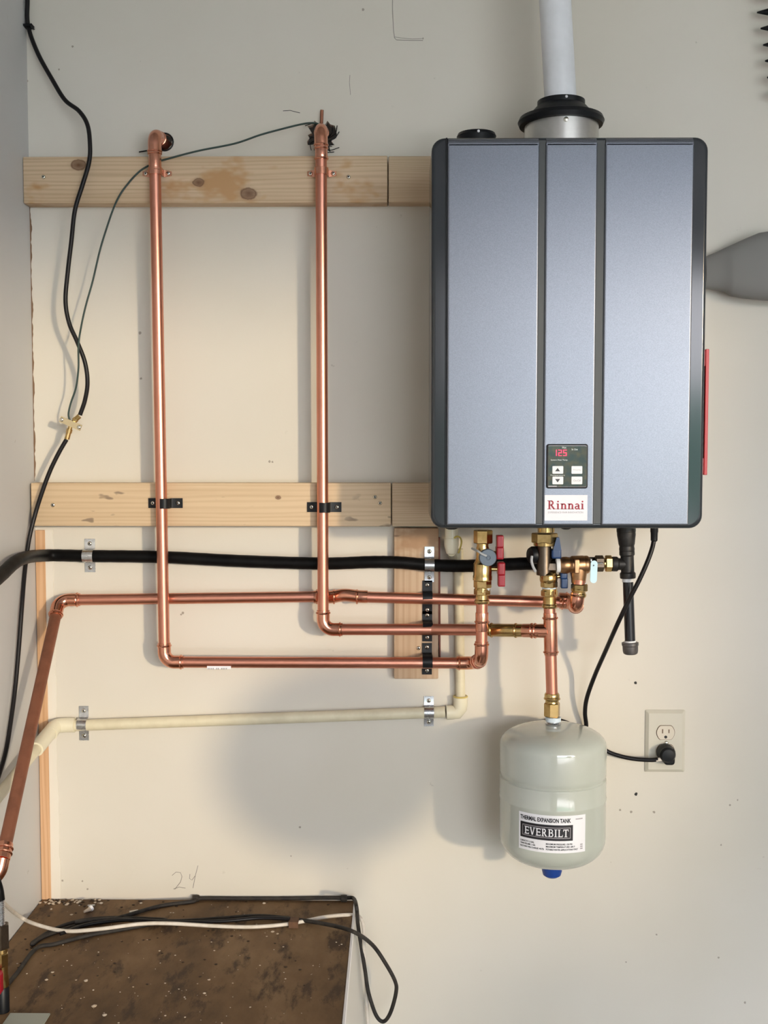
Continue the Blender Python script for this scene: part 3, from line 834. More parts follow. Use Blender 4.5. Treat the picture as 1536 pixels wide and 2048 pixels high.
strap('pipe_strap', W(177, 1112, DG0), 'Z', GR, .0205, .033, 0.0, M['zinc'], 'galvanised strap holding the black gas tube to the cream wall', None, .015)
strap('pipe_strap', W(859, 1130, DG1), 'Z', GR, .0185, .0345, bt, M['zinc'], 'shiny galvanised strap holding the black gas tube to the wood block', None, .015)
strap('pipe_strap', W(165, 1449, 0.0125), 'Z', KR, .0185, .0345, 0.0, M['zinc'], 'galvanised strap on the cream condensate pipe beside the bare corner strip', None, .015)
strap('pipe_strap', W(858, 1425, 0.0125), 'Z', KR, .0190, .0300, 0.0, M['zinc'], 'galvanised strap on the cream condensate pipe below the wood block', None, .014)

# ------------------------------------------------------------------ BLACK GAS TUBE
g_pts = [WX(-60, 1205, XL + .03), WX(0, 1152, XL + .028), WX(40, 1119, XL + .028), W(90, 1111, 0.018), W(177, 1112, DG0), W(320, 1114, 0.016), W(480, 1122, 0.020), W(645, 1127, 0.024), W(745, 1124, 0.0340),
         W(800, 1125, DG1), W(859, 1130, DG1), W(920, 1132, 0.044), W(985, 1130, 0.072), W(1060, 1127, 0.088), W(1140, 1127, 0.100), W(1170, 1127, .112), W(1196, 1127, .130)]
G = thing('gas_tube', W(177, 1112, 0), 'thick black jacketed gas tube running across the wall behind the valves', 'tube')
gp = spline(g_pts, 12)
mk('jacket', sweep(gp, [GR * (1.0 + 0.012 * math.sin(i * 1.9)) for i in range(len(gp))], 20), M['black_rubber'], G, 50)

# ------------------------------------------------------------------ GAS TEE ASSEMBLY (black iron)
GT = thing('gas_tee_fitting', W(1261, 1308, .135), 'black iron gas tee with capped drip leg hanging under the heater', 'pipe fitting')
gt, gb = W(1252, 1050, .135), W(1261, 1306, .135)
ga = (gt - gb).normalized()
def GP(py): return gb.lerp(gt, (1306 - py) / 256)
def gl(py): return (GP(py) - GP(1306)).dot(ga)
base = GP(1306)
def gprof(lst): return [(S(r_, .135), gl(py)) for r_, py in lst]
mk('union', lathe(gprof([(15, 1101), (15.5, 1098), (14.6, 1092), (16, 1088), (17.5, 1076), (18.5, 1070), (18.5, 1064), (19, 1063), (19, 1046)]), base, ga, 28), M['iron'], GT, 25)
mk('thread_tape', lathe(gprof([(14.2, 1104), (14.2, 1096)]), base, ga, 28), M['ptfe'], GT)
tee = mk('tee', lathe(gprof([(15, 1156), (15.6, 1154), (15.6, 1146), (13.2, 1143), (13.2, 1112), (15.2, 1109), (15.2, 1102), (14.6, 1101)]), base, ga, 28), M['iron'], GT, 25)
tl = W(1224, 1128, .135); tr = GP(1128)
mk('branch', lathe([(S(14.5, .135), 0), (S(15, .135), .002), (S(15, .135), .009), (S(12, .135), .012), (S(12, .135), (tr - tl).length)], tl, tr - tl, 24), M['iron'], tee, 25)
mk('thread_tape', lathe(gprof([(11.4, 1163), (11.4, 1154)]), base, ga, 28), M['ptfe'], GT)
mk('drip_leg', lathe(gprof([(10.5, 1288), (10.5, 1160)]), base, ga, 28), M['iron_gloss'], GT)
mk('thread_tape', lathe(gprof([(12.2, 1287), (11.0, 1281)]), base, ga, 28), M['ptfe'], GT)
mk('end_cap', lathe(gprof([(11, 1308.5), (14, 1306.5), (15.2, 1302), (15.6, 1292), (16.8, 1290), (16.8, 1285), (14, 1284)]), base, ga, 28), M['cap_iron'], GT, 25)
fb = W(1190, 1127, .133); fx = Vector((1, 0, 0))
fl_ = mk('flare_nut', hexn(fb, fx, S(16.5, .133), S(17, .133)), M['bronze_dark'], GT)
mk('flare_body', lathe([(S(11, .133), S(17, .133)), (S(11, .133), S(20, .133))], fb, fx, 20), M['brass'], GT)
mk('flare_body', hexn(fb + fx * S(20, .133), fx, S(16.5, .133), S(14, .133)), M['brass'], GT)

# ------------------------------------------------------------------ HEATER
DF = 0.296
xl = (W(863, 272, DF).x + W(862, 1057, DF).x) / 2
xr = (W(1418, 272, DF - .008).x + W(1404, 1057, DF - .008).x) / 2
zt = W(1130, 272, DF).z; zbm = W(1130, 1057, DF - .004).z
H = thing('water_heater', Vector(((xl + xr) / 2, -0.04, zbm)), 'big silver and dark grey wall-hung tankless water heater', 'water heater')
mk('case', box((xl + .010, -.165, zbm + .012), (xr - .014, -BT, zt - .008), .004), M['case'], H, 30)
yF = -DF
mk('front_cover', rr_block(xl, xr, zbm, zt, -.150, yF + .006, .022, .006, 7), M['trim_dk'], H, 30)
px0, px1 = W(894, 700, DF).x, W(1382, 700, DF).x
zp0, zp1 = W(1130, 1050.5, DF).z, W(1130, 273, DF).z
def panel(a, b_, name='front_panel'):
    # pressed sheet: rounded long edges and a rolled top
    o = mk(name, rr_block(W(a, 700, DF).x, W(b_, 700, DF).x, zp0, zp1 - .0098, yF + .008, yF, .0012, .0026, 4), M['silver'], H, 30)
    x0_, x1_ = W(a, 700, DF).x + .0012, W(b_, 700, DF).x - .0012      # rolled top edge
    ar = [(yF + .010 - .010 * math.cos(rad(90 * k / 8)), zp1 - .011 + .010 * math.sin(rad(90 * k / 8))) for k in range(9)]
    ar = [(yF, zp1 - .014)] + ar + [(yF + .012, zp1 - .001), (yF + .012, zp1 - .014)]
    n_ = len(ar)
    mk('rolled_edge', ([Vector((x0_, y, z)) for y, z in ar] + [Vector((x1_, y, z)) for y, z in ar],
        [tuple(range(n_)), tuple(range(n_, 2 * n_))] + [(i, (i + 1) % n_, n_ + (i + 1) % n_, n_ + i) for i in range(n_)]), M['silver'], o, 30)
    return o
panel(894, 1076); panel(1088.5, 1191); panel(1206.5, 1382.5)
mk('panel_groove', box((px0 + .01, yF + .0035, zp0 + .002), (px1 - .01, yF + .008, zp1 - .0045), .001), M['groove'], H, 0)
mk('edge_seam', box((W(890.5, 700, DF).x, yF + .0045, zp0 - .002), (W(894, 700, DF).x, yF + .008, zp1), .0004, 1), M['black_pl'], H, 0)
# small speck and dent marks left out; control panel
cp0, cp1 = W(1092, 977, DF), W(1176, 888, DF)
CPN = mk('control_panel', rr_block(cp0.x, cp1.x, cp0.z, cp1.z, yF + .001, yF - .0022, .004, .0012, 5), M['black_pl'], H, 30)
yc = yF - .0023
mk('panel_face', rr_block(cp0.x + .0022, cp1.x - .0022, cp0.z + .0022, cp1.z - .0022, yF - .001, yc - .0004, .0025, .0003, 4), M['screen'], CPN, 30)
yc -= .0005
def cpx(px, py): return W(px, py, DF)
for (bx0, by0, bx1, by1) in ((1104, 932, 1126, 947.5), (1104, 953, 1126, 968.5), (1142, 932, 1164, 947.5), (1142, 953, 1164, 968.5)):
    p0, p1 = cpx(bx0, by1), cpx(bx1, by0)
    mk('button', rr_block(p0.x, p1.x, p0.z, p1.z, yc + .001, yc - .0012, .0012, .0004, 3), M['btn'], CPN, 30)
for up, (cx, cy) in ((1, (1114.5, 939.5)), (-1, (1114.5, 961))):
    c = cpx(cx, cy); s = .0042
    mk('arrow_symbol', poly_plate([(c.x - s, c.z - up * s * .62), (c.x + s, c.z - up * s * .62), (c.x, c.z + up * s * .75)], yc - .0011, yc - .0014), M['grey_dk'] if 'grey_dk' in M else M['blk_print'], CPN, 0)
def cptext(s, px, py, wpx, hpx, m):
    q = cpx(px, py)
    mk('lettering', flat_text(s, q.x, q.z, S(wpx, DF), S(hpx, DF), yc - (.0014 if m == 'grey_print' else .0002)), M[m], CPN, 0)
cptext('Priority', 1146, 942, 15, 4, 'grey_print'); cptext('On/Off', 1146, 963, 15, 4, 'grey_print')
cptext('Hot', 1124, 897, 8, 4, 'white_print'); cptext('In Use', 1143, 900.5, 12, 3.6, 'white_print'); cptext('System Heat Temp.', 1101, 922, 34, 3.6, 'white_print')
cptext('Temperature', 1100, 952.3, 29, 3, 'white_print')
q = cpx(1096, 973.5)
mk('small_print', box((q.x, yc - .0002, q.z), (q.x + S(17, DF), yc, q.z + S(2, DF))), M['grey_print'], CPN, 0)
# seven-segment 125
def seg7(ch, x, z, w, h, t):
    on = {'1': 'bc', '2': 'abged', '5': 'afgcd'}[ch]; q = []
    for s in on:
        lo, hi = {'a': ((0, h - t), (w, h)), 'd': ((0, 0), (w, t)), 'g': ((0, h / 2 - t / 2), (w, h / 2 + t / 2)),
                  'b': ((w - t, h / 2), (w, h)), 'c': ((w - t, 0), (w, h / 2)), 'f': ((0, h / 2), (t, h)), 'e': ((0, 0), (t, h / 2))}[s]
        k = t * .12
        q.append(box((x + lo[0] + k, yc - .0003, z + lo[1] + k), (x + hi[0] - k, yc + .0002, z + hi[1] - k)))
    return join(*q)
d0 = cpx(1110, 912)
mk('display_digits', join(seg7('1', d0.x - .0035, d0.z, .0062, .0108, .0016), seg7('2', d0.x + .0050, d0.z, .0062, .0108, .0016), seg7('5', d0.x + .0132, d0.z, .0062, .0108, .0016)), M['led'], CPN, 0)
# brand label
l0, l1 = W(1089, 1041, DF), W(1175, 990, DF)
LB = mk('brand_label', box((l0.x, yF - .0006, l0.z), (l1.x, yF + .0005, l1.z)), M['label_brand'], H, 0)
v, f = slab_text('Rinnai', W(1094, 1018, DF).x, W(1094, 1018.5, DF).z, S(75, DF), S(17.5, DF), .17)
mk('lettering', ([Vector((a, yF - .0009, b_)) for a, b_ in v], f), M['red_print'], LB, 0)
q = W(1096, 1026.5, DF)
mk('lettering', flat_text('EXPERIENCE OUR INNOVATION', q.x, q.z, S(70, DF), S(3.6, DF), yF - .0009), M['grey_print'], LB, 0)
# top stubs
cc = W(1123, 240, .15); rc = S(72, .15)
fz = W(1123, 249, .15).z
hcol = fz - zt + .004
col_ = mk('exhaust_collar', lathe([(rc, 0), (rc, hcol), (rc + .001, hcol + .001), (rc, hcol + .002)], Vector((cc.x, cc.y, zt - .004)), (0, 0, 1), 48), M['alum'], H)
mk('screw', xform(lathe([(.0045, 0), (.004, .003), (.002, .004)], (0, 0, 0), (0, -1, 0), 14), Matrix.Translation((W(1132, 238, .15 + rc).x, cc.y - rc + .0008, W(1132, 238.5, .15 + rc).z))), M['screw'], col_)
ic = W(953, 262, .15); ri = S(38, .15)
ztop = W(953, 256, .15 + ri).z
cap_ = mk('intake_cap', lathe([(ri, 0), (ri, ztop - zt + .004 - .006), (ri * 1.02, ztop - zt - .002), (ri * .96, ztop - zt + .003), (0, ztop - zt + .004)], Vector((ic.x, ic.y, zt - .004)), (0, 0, 1), 36), M['black_pl'], H)
mk('rivet', xform(lathe([(.0026, 0), (.002, .002)], (0, 0, 0), (0, -1, 0), 12), Matrix.Translation((W(957, 262, .15 + ri).x, ic.y - ri + .0004, W(957, 262, .15 + ri).z))), M['white_print'], cap_)
# underside stubs: drain adapter thread and grommets
for px, rpx, m_ in ((1132, 11, 'black_pl'), (903, 14, 'black_pl')):
    q = W(px, 1060, .15)
    mk('grommet', lathe([(S(rpx, .15), 0), (S(rpx * .9, .15), -.022), (S(rpx * .5, .15), -.024)], Vector((q.x, q.y, zbm + .012)), (0, 0, 1), 20), M[m_], H)

# ------------------------------------------------------------------ VENT PIPE with its black adapter
VP = thing('vent_pipe', Vector((cc.x, cc.y, fz)), 'white plastic vent pipe rising from the heater through a black flange', 'vent pipe')
rf_ = S(81, .15); rt_ = S(41, .15); hz = W(1120, 190, .15 + rt_).z - fz
mk('flange', lathe([(rc * .97, -.004), (rf_, -.003), (rf_ + .003, .004), (rf_, .011), (rf_ - .006, .013), (rf_ * .80, .014), (rt_ * 1.22, hz * .72), (rt_ * 1.13, hz * .78), (rt_ * 1.13, hz), (rt_, hz + .001)], Vector((cc.x - .001, cc.y, fz)), (0, 0, 1), 48), M['black_pl'], VP, 30)
mk('rivet', xform(lathe([(.0026, 0), (.002, .002)], (0, 0, 0), (0, -1, 0), 12), Matrix.Translation((W(1126, 194, .15).x, cc.y - rt_ * 1.13 + .0003, fz + hz * .90))), M['white_print'], VP)
v0 = W(1122, 215, .15); v1 = W(1109.5, -10, .15)
dv = (v1 - v0).normalized()
vt = v0 + dv * ((ZC + .0 - v0.z) / dv.z)
mk('pipe', sweep([v0, v1, vt], S(31, .15), 36), M['pvc'], VP)

# ------------------------------------------------------------------ LEVEL stuck on the heater side
lx0 = xr - .014; lx1 = W(1418, 740, .212).x
lz0, lz1 = W(1412, 950, .212).z, W(1416, 698, .212).z
LV = thing('spirit_level', Vector((lx0, -.20, lz0)), 'short red and black spirit level clinging upright to the heater side', 'level')
t = .006
mk('frame', join(box((lx0, -.212, lz0), (lx0 + t, -.188, lz1), .001), box((lx1 - t, -.212, lz0), (lx1, -.188, lz1), .001),
                 box((lx0 + t * .5, -.210, lz0 + .001), (lx1 - t * .5, -.190, lz0 + .030), .001), box((lx0 + t * .5, -.210, lz1 - .030), (lx1 - t * .5, -.190, lz1 - .001), .001)), M['red_level'], LV, 0)
mk('web', box((lx0 + t * .8, -.204, lz0 + .028), (lx1 - t * .8, -.196, lz1 - .028)), M['black_pl'], LV, 0)

# ------------------------------------------------------------------ VALVES
UP = Vector((0, 0, 1))
def L3(parent, name, px, d, prof, m, seg=28, sm=28):
    """lathe around a vertical axis at pixel column px: prof = [(half width px, pixel row)]"""
    b0 = W(px, prof[0][1], d)
    return mk(name, lathe([(S(r_, d), W(px, py, d).z - b0.z) for r_, py in prof], b0, UP, seg), m, parent, sm)
def H3(parent, name, px, d, py0, py1, rpx, m):
    b0 = W(px, py1, d)
    return mk(name, hexn(b0, UP, S(rpx, d), W(px, py0, d).z - b0.z), m, parent, 20)
HV = thing('isolation_valve', W(965, 1178, DV), 'brass isolation valve with two red handles and a blue-grey cap', 'valve')
H3(HV, 'union_nut', 966, DV, 1060, 1087, 19, M['brass'])
L3(HV, 'body', 965, DV, [(15, 1163), (19.5, 1160), (19.5, 1152), (18.5, 1150), (18.5, 1128), (15, 1122), (13, 1115), (13, 1096), (12, 1092), (12.5, 1084)], M['brass'])
H3(HV, 'end_nut', 965, DV, 1160, 1176, 18, M['brass'])
L3(HV, 'thread_tape', 965, DV, [(14.2, 1181), (14.6, 1175)], M['ptfe_blue'])
cpc = W(973, 1112, DV)
mk('drain_port', sweep([cpc + Vector((-.006, 0, 0)), cpc + Vector((0, -.022, 0))], S(12, DV), 24), M['brass'], HV)
cap_ = mk('drain_cap', lathe([(S(17, DV + .03), 0), (S(17.4, DV + .03), .001), (S(17.4, DV + .03), .011), (S(16, DV + .03), .013), (S(5, DV + .03), .013), (S(4.5, DV + .03), .0115), (S(2.4, DV + .03), .0115), (S(2, DV + .03), .0135), (.0002, .0135)], cpc + Vector((0, -.020, 0)), (0, -1, 0), 32), M['grey_cap'], HV)
c2_ = W(973, 1112, DV + .034)
mk('tether', sweep(spline([W(944, 1097, DV + .010), W(955, 1102, DV + .03), W(964, 1108, DV + .0345), c2_], 6), .0022, 8), M['tether'], HV)
hd = .020
def tee_handle(parent, cx, py_hub0, py_hub1, py_pad0, py_pad1, wpx, m, d, pad_lean=0.0):
    """lever handle: hub block next to the stem and a thinner paddle"""
    hx = S(wpx / 2, d)
    cz0, cz1 = W(cx, py_hub1, d).z, W(cx, py_hub0, d).z
    X = W(cx, (py_hub0 + py_hub1) / 2, d).x
    y = -d
    hub = rr_block(X - hx, X + hx, cz0, cz1, y + .012, y - .012, .0025, .003, 3)
    pz0, pz1 = W(cx, py_pad1, d).z, W(cx, py_pad0, d).z
    pad = rr_block(X - hx * .92 + pad_lean, X + hx * .92 + pad_lean, pz0, pz1, y + .006, y - .016, .0015, .002, 3)
    o = mk('handle', hub, m, parent, 30)
    mk('paddle', pad, m, o, 30)
    return o
tee_handle(HV, 999, 1093, 1118, 1070, 1094, 15, M['red_pl'], DV + .004)
tee_handle(HV, 1002, 1124, 1150, 1148, 1171.5, 15, M['red_pl'], DV + .004)
mk('stem', sweep([W(983, 1138, DV + .004), W(998, 1138, DV + .004)], S(4, DV), 12), M['brass'], HV)
mk('stem', sweep([W(975, 1106, DV), W(996, 1106, DV + .004)], S(4, DV), 12), M['brass'], HV)

CV = thing('isolation_valve', W(1092, 1178, DT), 'brass and dark bronze isolation valve with blue handles and a black side cap', 'valve')
L3(CV, 'neck', 1092, DT, [(17, 1064), (17, 1046)], M['brass'])
H3(CV, 'union_nut', 1089, DT, 1066, 1086, 26, M['brass'])
L3(CV, 'nut_collar', 1089, DT, [(20, 1092), (22, 1091), (22.5, 1084), (25, 1083)], M['brass'])
L3(CV, 'body', 1088, DT, [(15, 1150), (15, 1140), (14, 1136), (14, 1090)], M['bronze_dark'])
L3(CV, 'lower_body', 1097, DT, [(15, 1166), (17.5, 1162), (18, 1158), (17.5, 1150), (16, 1147), (13, 1144)], M['brass'])
H3(CV, 'end_nut', 1098, DT, 1162, 1175, 17, M['brass'])
L3(CV, 'thread_tape', 1098, DT, [(13.6, 1181), (14, 1174)], M['ptfe_blue'])
pb = W(1092, 1134.5, DT)
mk('side_port', hexn(pb, (1, 0, 0), S(13, DT), S(20, DT)), M['bronze_dark'], CV)
bc_ = W(1076, 1110, DT - .012)
cap_ = mk('drain_cap', lathe([(S(17, DT), 0), (S(18, DT), .004), (S(18, DT), .012), (S(15, DT), .017), (S(4, DT), .019)], bc_, (-.92, -.38, 0), 28), M['black_pl'], CV)
mk('tether', sweep(spline([W(1064, 1112, DT + .004), W(1063, 1122, DT + .006), W(1066, 1133, DT + .006), W(1071, 1143, DT + .004)], 6), .0026, 8), M['tether'], CV)
bh = rr_block(*(lambda a, c: (a.x, c.x, a.z, c.z))(W(1102, 1117, DT + .004), W(1122, 1098, DT + .004)), -DT + .010, -DT - .012, .003, .003, 3)
o = mk('handle', bh, M['blue_pl'], CV, 30)
a, c = W(1104, 1100, DT), W(1121, 1074, DT)
wdg = prism_layers([([(a.x, a.z), (c.x, a.z), (c.x - .004, c.z), (c.x - .009, c.z)], -DT + .005), ([(a.x, a.z), (c.x, a.z), (c.x - .004, c.z), (c.x - .009, c.z)], -DT - .014)])
mk('paddle', wdg, M['blue_pl'], o, 0)
bh = rr_block(*(lambda a, c: (a.x, c.x, a.z, c.z))(W(1119, 1158, DT - .006), W(1134, 1144, DT - .006)), -DT + .016, -DT - .004, .003, .003, 3)
o = mk('handle', bh, M['blue_pl'], CV, 30)
mk('paddle', rr_block(*(lambda a, c: (a.x, c.x, a.z, c.z))(W(1121, 1176, DT - .006), W(1135, 1156, DT - .006)), -DT + .014, -DT - .002, .0015, .002, 3), M['blue_pl'], o, 30)
mk('stem', sweep([W(1098, 1155, DT), W(1124, 1152, DT - .004)], S(4, DT), 12), M['brass'], CV)
mk('stem', sweep([W(1094, 1108, DT), W(1110, 1108, DT + .002)], S(4, DT), 12), M['brass'], CV)

DRV = 0.145
RV = thing('relief_valve', W(1157, 1166, DRV), 'bronze pressure relief valve with a pale blue lever', 'valve')
rb = W(1112, 1131, DRV); k_ = lambda n: S(n, DRV)
mk('thread_tape', lathe([(k_(14), 0), (k_(14.5), k_(1)), (k_(14.5), k_(7)), (k_(13), k_(8))], rb, (1, .0, 0.03), 28), M['ptfe'], RV)
mk('body', lathe([(k_(11), k_(7)), (k_(15), k_(9)), (k_(17), k_(14)), (k_(17), k_(22)), (k_(15), k_(27)), (k_(17), k_(30)), (k_(18.5), k_(32)), (k_(18.5), k_(54)), (k_(17.5), k_(57)), (k_(18), k_(58)), (k_(18), k_(63)), (k_(16), k_(66)), (k_(9), k_(67))], rb, (1, .0, 0.03), 32), M['bronze'], RV, 26)
L3(RV, 'outlet', 1157, DRV, [(13, 1167), (14.5, 1165), (15, 1158), (17, 1144), (17, 1130)], M['bronze'])
L3(RV, 'thread_tape', 1158, DRV, [(13.5, 1171), (14, 1165)], M['ptfe_blue'])
q0_, q1_ = W(1149, 1147, DRV + .02), W(1159, 1119, DRV + .02)
mk('boss', box((q0_.x, -DRV - .0215, q0_.z), (q1_.x, -DRV - .010, q1_.z), .0015), M['bronze'], RV, 20)
la, lb = W(1188.5, 1121, DRV + .012), W(1186.5, 1166, DRV + .016)
ld = (la - lb); lx = ld.normalized()
side = Vector((0, -1, 0)).cross(lx).normalized()
loop = []
for k in range(13):
    an = math.pi * k / 12; loop.append(la - lx * .006 + side * math.cos(an) * .0062 + lx * math.sin(an) * .006)
for k in range(13):
    an = math.pi + math.pi * k / 12; loop.append(lb + lx * .006 + side * math.cos(an) * .0062 + lx * math.sin(an) * .006)
n = len(loop)
lv = [p_ + Vector((0, .0012, 0)) for p_ in loop] + [p_ - Vector((0, .0012, 0)) for p_ in loop]
lev = mk('lever', (lv, [tuple(range(n)), tuple(range(n, 2 * n))] + [(i, (i + 1) % n, n + (i + 1) % n, n + i) for i in range(n)]), M['lever'], RV, 30)
for py in (1131, 1157):
    mk('rivet', lathe([(.0014, 0), (.001, .0008)], W(1187.5, py, DRV + .0155) + Vector((0, .0005, 0)), (0, -1, 0), 10), M['grey_cap'], lev)
mk('lever_bracket', box(W(1178, 1137, DRV - .004), W(1184, 1118, DRV + .010), .001), M['zinc'], RV, 0)
mk('lever_pin', sweep([W(1176, 1127, DRV), W(1206, 1126, DRV + .010)], .0016, 10), M['zinc'], RV)

# ------------------------------------------------------------------ EXPANSION TANK
TC = W(1105, 1600, DT); TR = S(107, DT)
def tz(py): return W(1105, py, DT).z
ztt, zbb = tz(1450), tz(1722)
T = thing('expansion_tank', Vector((TC.x, TC.y, zbb)), 'grey-green enamelled thermal expansion tank hanging under the copper tee', 'tank')
prof = []
zs = tz(1488)
for k in range(10):
    a = rad(90 * k / 9); prof.append((max(.013, TR * math.sin(a) ** .75), zs + (ztt - zs) * math.cos(a)))
prof[0] = (.012, ztt)
r1, r2 = tz(1550), tz(1590)
prof += [(TR, tz(1538)), (TR - .0005, r1 + .004), (TR - .003, r1 + .001), (TR - .003, r1 - .001), (TR - .0002, r1 - .003), (TR, r1 - .005), (TR, r2 + .004), (TR + .0008, r2 + .0015), (TR + .0008, r2 - .0015), (TR, r2 - .004), (TR, tz(1668))]
ze = tz(1668)
for k in range(1, 10):
    a = rad(90 * k / 9); prof.append((max(.012, TR * math.cos(a) ** .62), ze - (ze - zbb) * math.sin(a)))
tb = Vector((TC.x, TC.y, 0))
mk('vessel', lathe([(r_, z) for r_, z in reversed(prof)], tb, UP, 72), M['tank'], T, 40)
mk('inlet', lathe([(.0135, ztt - .002), (.0150, ztt + .004), (.0128, ztt + .006), (.0128, ztt + .016)], tb, UP, 24), M['cpvc_fit'] if False else M['zinc'], T)
mk('thread_tape', lathe([(.0142, tz(1442)), (.0145, tz(1434))], tb, UP, 24), M['ptfe_blue'], T)
mk('air_valve_cap', lathe([(.004, tz(1754)), (.011, tz(1753)), (.0165, tz(1749)), (.0188, tz(1740)), (.0188, zbb + .004)], tb, UP, 24), M['blue_cap'], T)
# label wrapped on the vessel
def phi_of(px):
    lo, hi = -1.4, 1.4
    for _ in range(50):
        mid = (lo + hi) / 2
        x = TC.x + TR * math.sin(mid); y = TC.y - TR * math.cos(mid)
        pxm = 768 + FPX * ((RM.transposed() @ (Vector((x, y, CZ - .70)) - CAM_LOC)).x / -(RM.transposed() @ (Vector((x, y, CZ - .70)) - CAM_LOC)).z)
        if pxm < px: lo = mid
        else: hi = mid
    return lo
f0, f1 = phi_of(1038), phi_of(1170)
def front_z(px, py):
    f_ = phi_of(px); d = -(TC.y - TR * math.cos(f_)); return W(px, py, d).z
lz1_ = (front_z(1040, 1621) + front_z(1168, 1629)) / 2; lz0_ = (front_z(1040, 1696) + front_z(1168, 1702)) / 2
LW = (f1 - f0) * TR; LH = lz1_ - lz0_
def onTank(u, v, h):      # u metres from label's left edge, v metres up from its lower edge
    f_ = f0 + u / TR; rr_ = TR + h
    return Vector((TC.x + rr_ * math.sin(f_), TC.y - rr_ * math.cos(f_), lz0_ + v))
def wrap_grid(u0, u1, v0, v1, h, n=16):
    V_, F_ = [], []
    for k in range(n + 1):
        u = u0 + (u1 - u0) * k / n; V_ += [onTank(u, v0, h), onTank(u, v1, h)]
    for k in range(n): F_.append((2 * k, 2 * k + 2, 2 * k + 3, 2 * k + 1))
    return V_, F_
def wrap_text(vf, h): return [onTank(a, b_, h) for a, b_ in vf[0]], vf[1]
def pu(px): return (px - 1038) / 132 * LW
def pvv(f_): return f_ * LH
TL = mk('label', wrap_grid(0, LW, 0, LH, .0004), M['label_wht'], T, 0)
mk('black_band', wrap_grid(.03 * LW, .80 * LW, .33 * LH, .75 * LH, .0007), M['blk_print'], TL, 0)
for a, b_, c, d in ((.065, .765, .395, .41), (.065, .765, .67, .685), (.065, .072, .395, .685), (.758, .765, .395, .685)):
    mk('band_line', wrap_grid(a * LW, b_ * LW, c * LH, d * LH, .0010), M['grey_print'], TL, 0)
mk('lettering', wrap_text(slab_text('EVERBILT', .095 * LW, .435 * LH, .645 * LW, .205 * LH, .17), .0010), M['label_wht'], TL, 0)
mk('lettering', wrap_text(text_fit('THERMAL EXPANSION TANK', .03 * LW, .81 * LH, .74 * LW, .118 * LH, .03), .0008), M['blk_print'], TL, 0)
for s, a, b_, w_ in (('CAPACITY: 2 GAL', .03, .215, .22), ('TANK VOLUME: 2 GAL', .03, .145, .24), ('FACTORY PRE-CHARGE: 40 PSI', .03, .07, .36),
                     ('MAXIMUM PRESSURE: 150 PSI', .42, .215, .37), ('MAXIMUM TEMPERATURE: 200 F', .42, .145, .41), ('POTABLE WATER APPLICATIONS ONLY', .42, .07, .46)):
    mk('lettering', wrap_text(text_fit(s, a * LW, b_ * LH, w_ * LW, .045 * LH, .02), .0008), M['blk_print'], TL, 0)
mk('mark', wrap_grid(.84 * LW, .95 * LW, .885 * LH, .915 * LH, .0008, 3), M['grey_print'], TL, 0)
for k in range(3):
    mk('mark', wrap_grid(.915 * LW, .955 * LW, (.08 + .055 * k) * LH, (.115 + .055 * k) * LH, .0008, 2), M['grey_print'], TL, 0)

# ------------------------------------------------------------------ CREAM CONDENSATE PIPE
C = thing('condensate_pipe', W(915, 1440, .0135), 'cream plastic condensate pipe dropping from the heater and running to the corner', 'pipe')
dk = 0.0125
dc = .047
ct = W(903, 1107, dc)
trp = mk('trap_adapter', lathe([(S(r_, dc), W(903, py, dc).z - ct.z) for r_, py in ((8, 1108), (10.5, 1107), (13.5, 1096), (14.5, 1090), (14.5, 1077), (13.5, 1076), (13.5, 1040))], ct, UP, 28), M['cpvc_fit'], C, 25)
mk('clip', sweep(spline([W(908, 1076, .060), W(914, 1073, .060), W(920, 1075, .058), W(923, 1083, .056), W(921, 1094, .054), W(917, 1106, .050)], 6), .0017, 8), M['yellow'], trp)
mk('pipe', sweep(spline([ct + Vector((0, 0, .002)), W(904, 1110, .030), W(908, 1118, .019), W(914, 1138, .0155)], 6), S(8, dk), 20), M['cpvc'], C)
mk('pipe', sweep([W(917, 1098, dk + .004), W(921, 1395, dk)], S(9.5, dk), 24), M['cpvc'], C)
mk('pipe', sweep([W(890, 1424, dk), W(120, 1452, dk)], S(11.5, dk), 24), M['cpvc'], C)
e0 = [W(921, 1392, dk), W(921, 1405, dk), W(920, 1416, dk), W(914, 1424, dk), W(904, 1424.5, dk), W(893, 1425, dk)]
mk('elbow', sweep(e0, S(14.5, dk), 24), M['cpvc_fit'], C)
mk('glue_ring', bead(W(921, 1393, dk), UP, S(13.5, dk), .0018), M['glue'], C)
XE = XL + .022
e1 = [W(150, 1450, dk), W(133, 1450, dk), W(115, 1452, dk + .004), W(106, 1458, .03), W(100, 1467, .045)]
mk('elbow', sweep(spline(e1, 5), S(15, dk), 24), M['cpvc_fit'], C)
pe = W(102, 1462, .036)
pend = WX(-15, 1607, XL + .020)
mk('pipe', sweep([pe, pend], KR * .95, 24), M['cpvc'], C)
mk('coupling', sweep([pe, pe.lerp(pend, .28)], KR * 1.28, 24), M['cpvc_fit'], C)

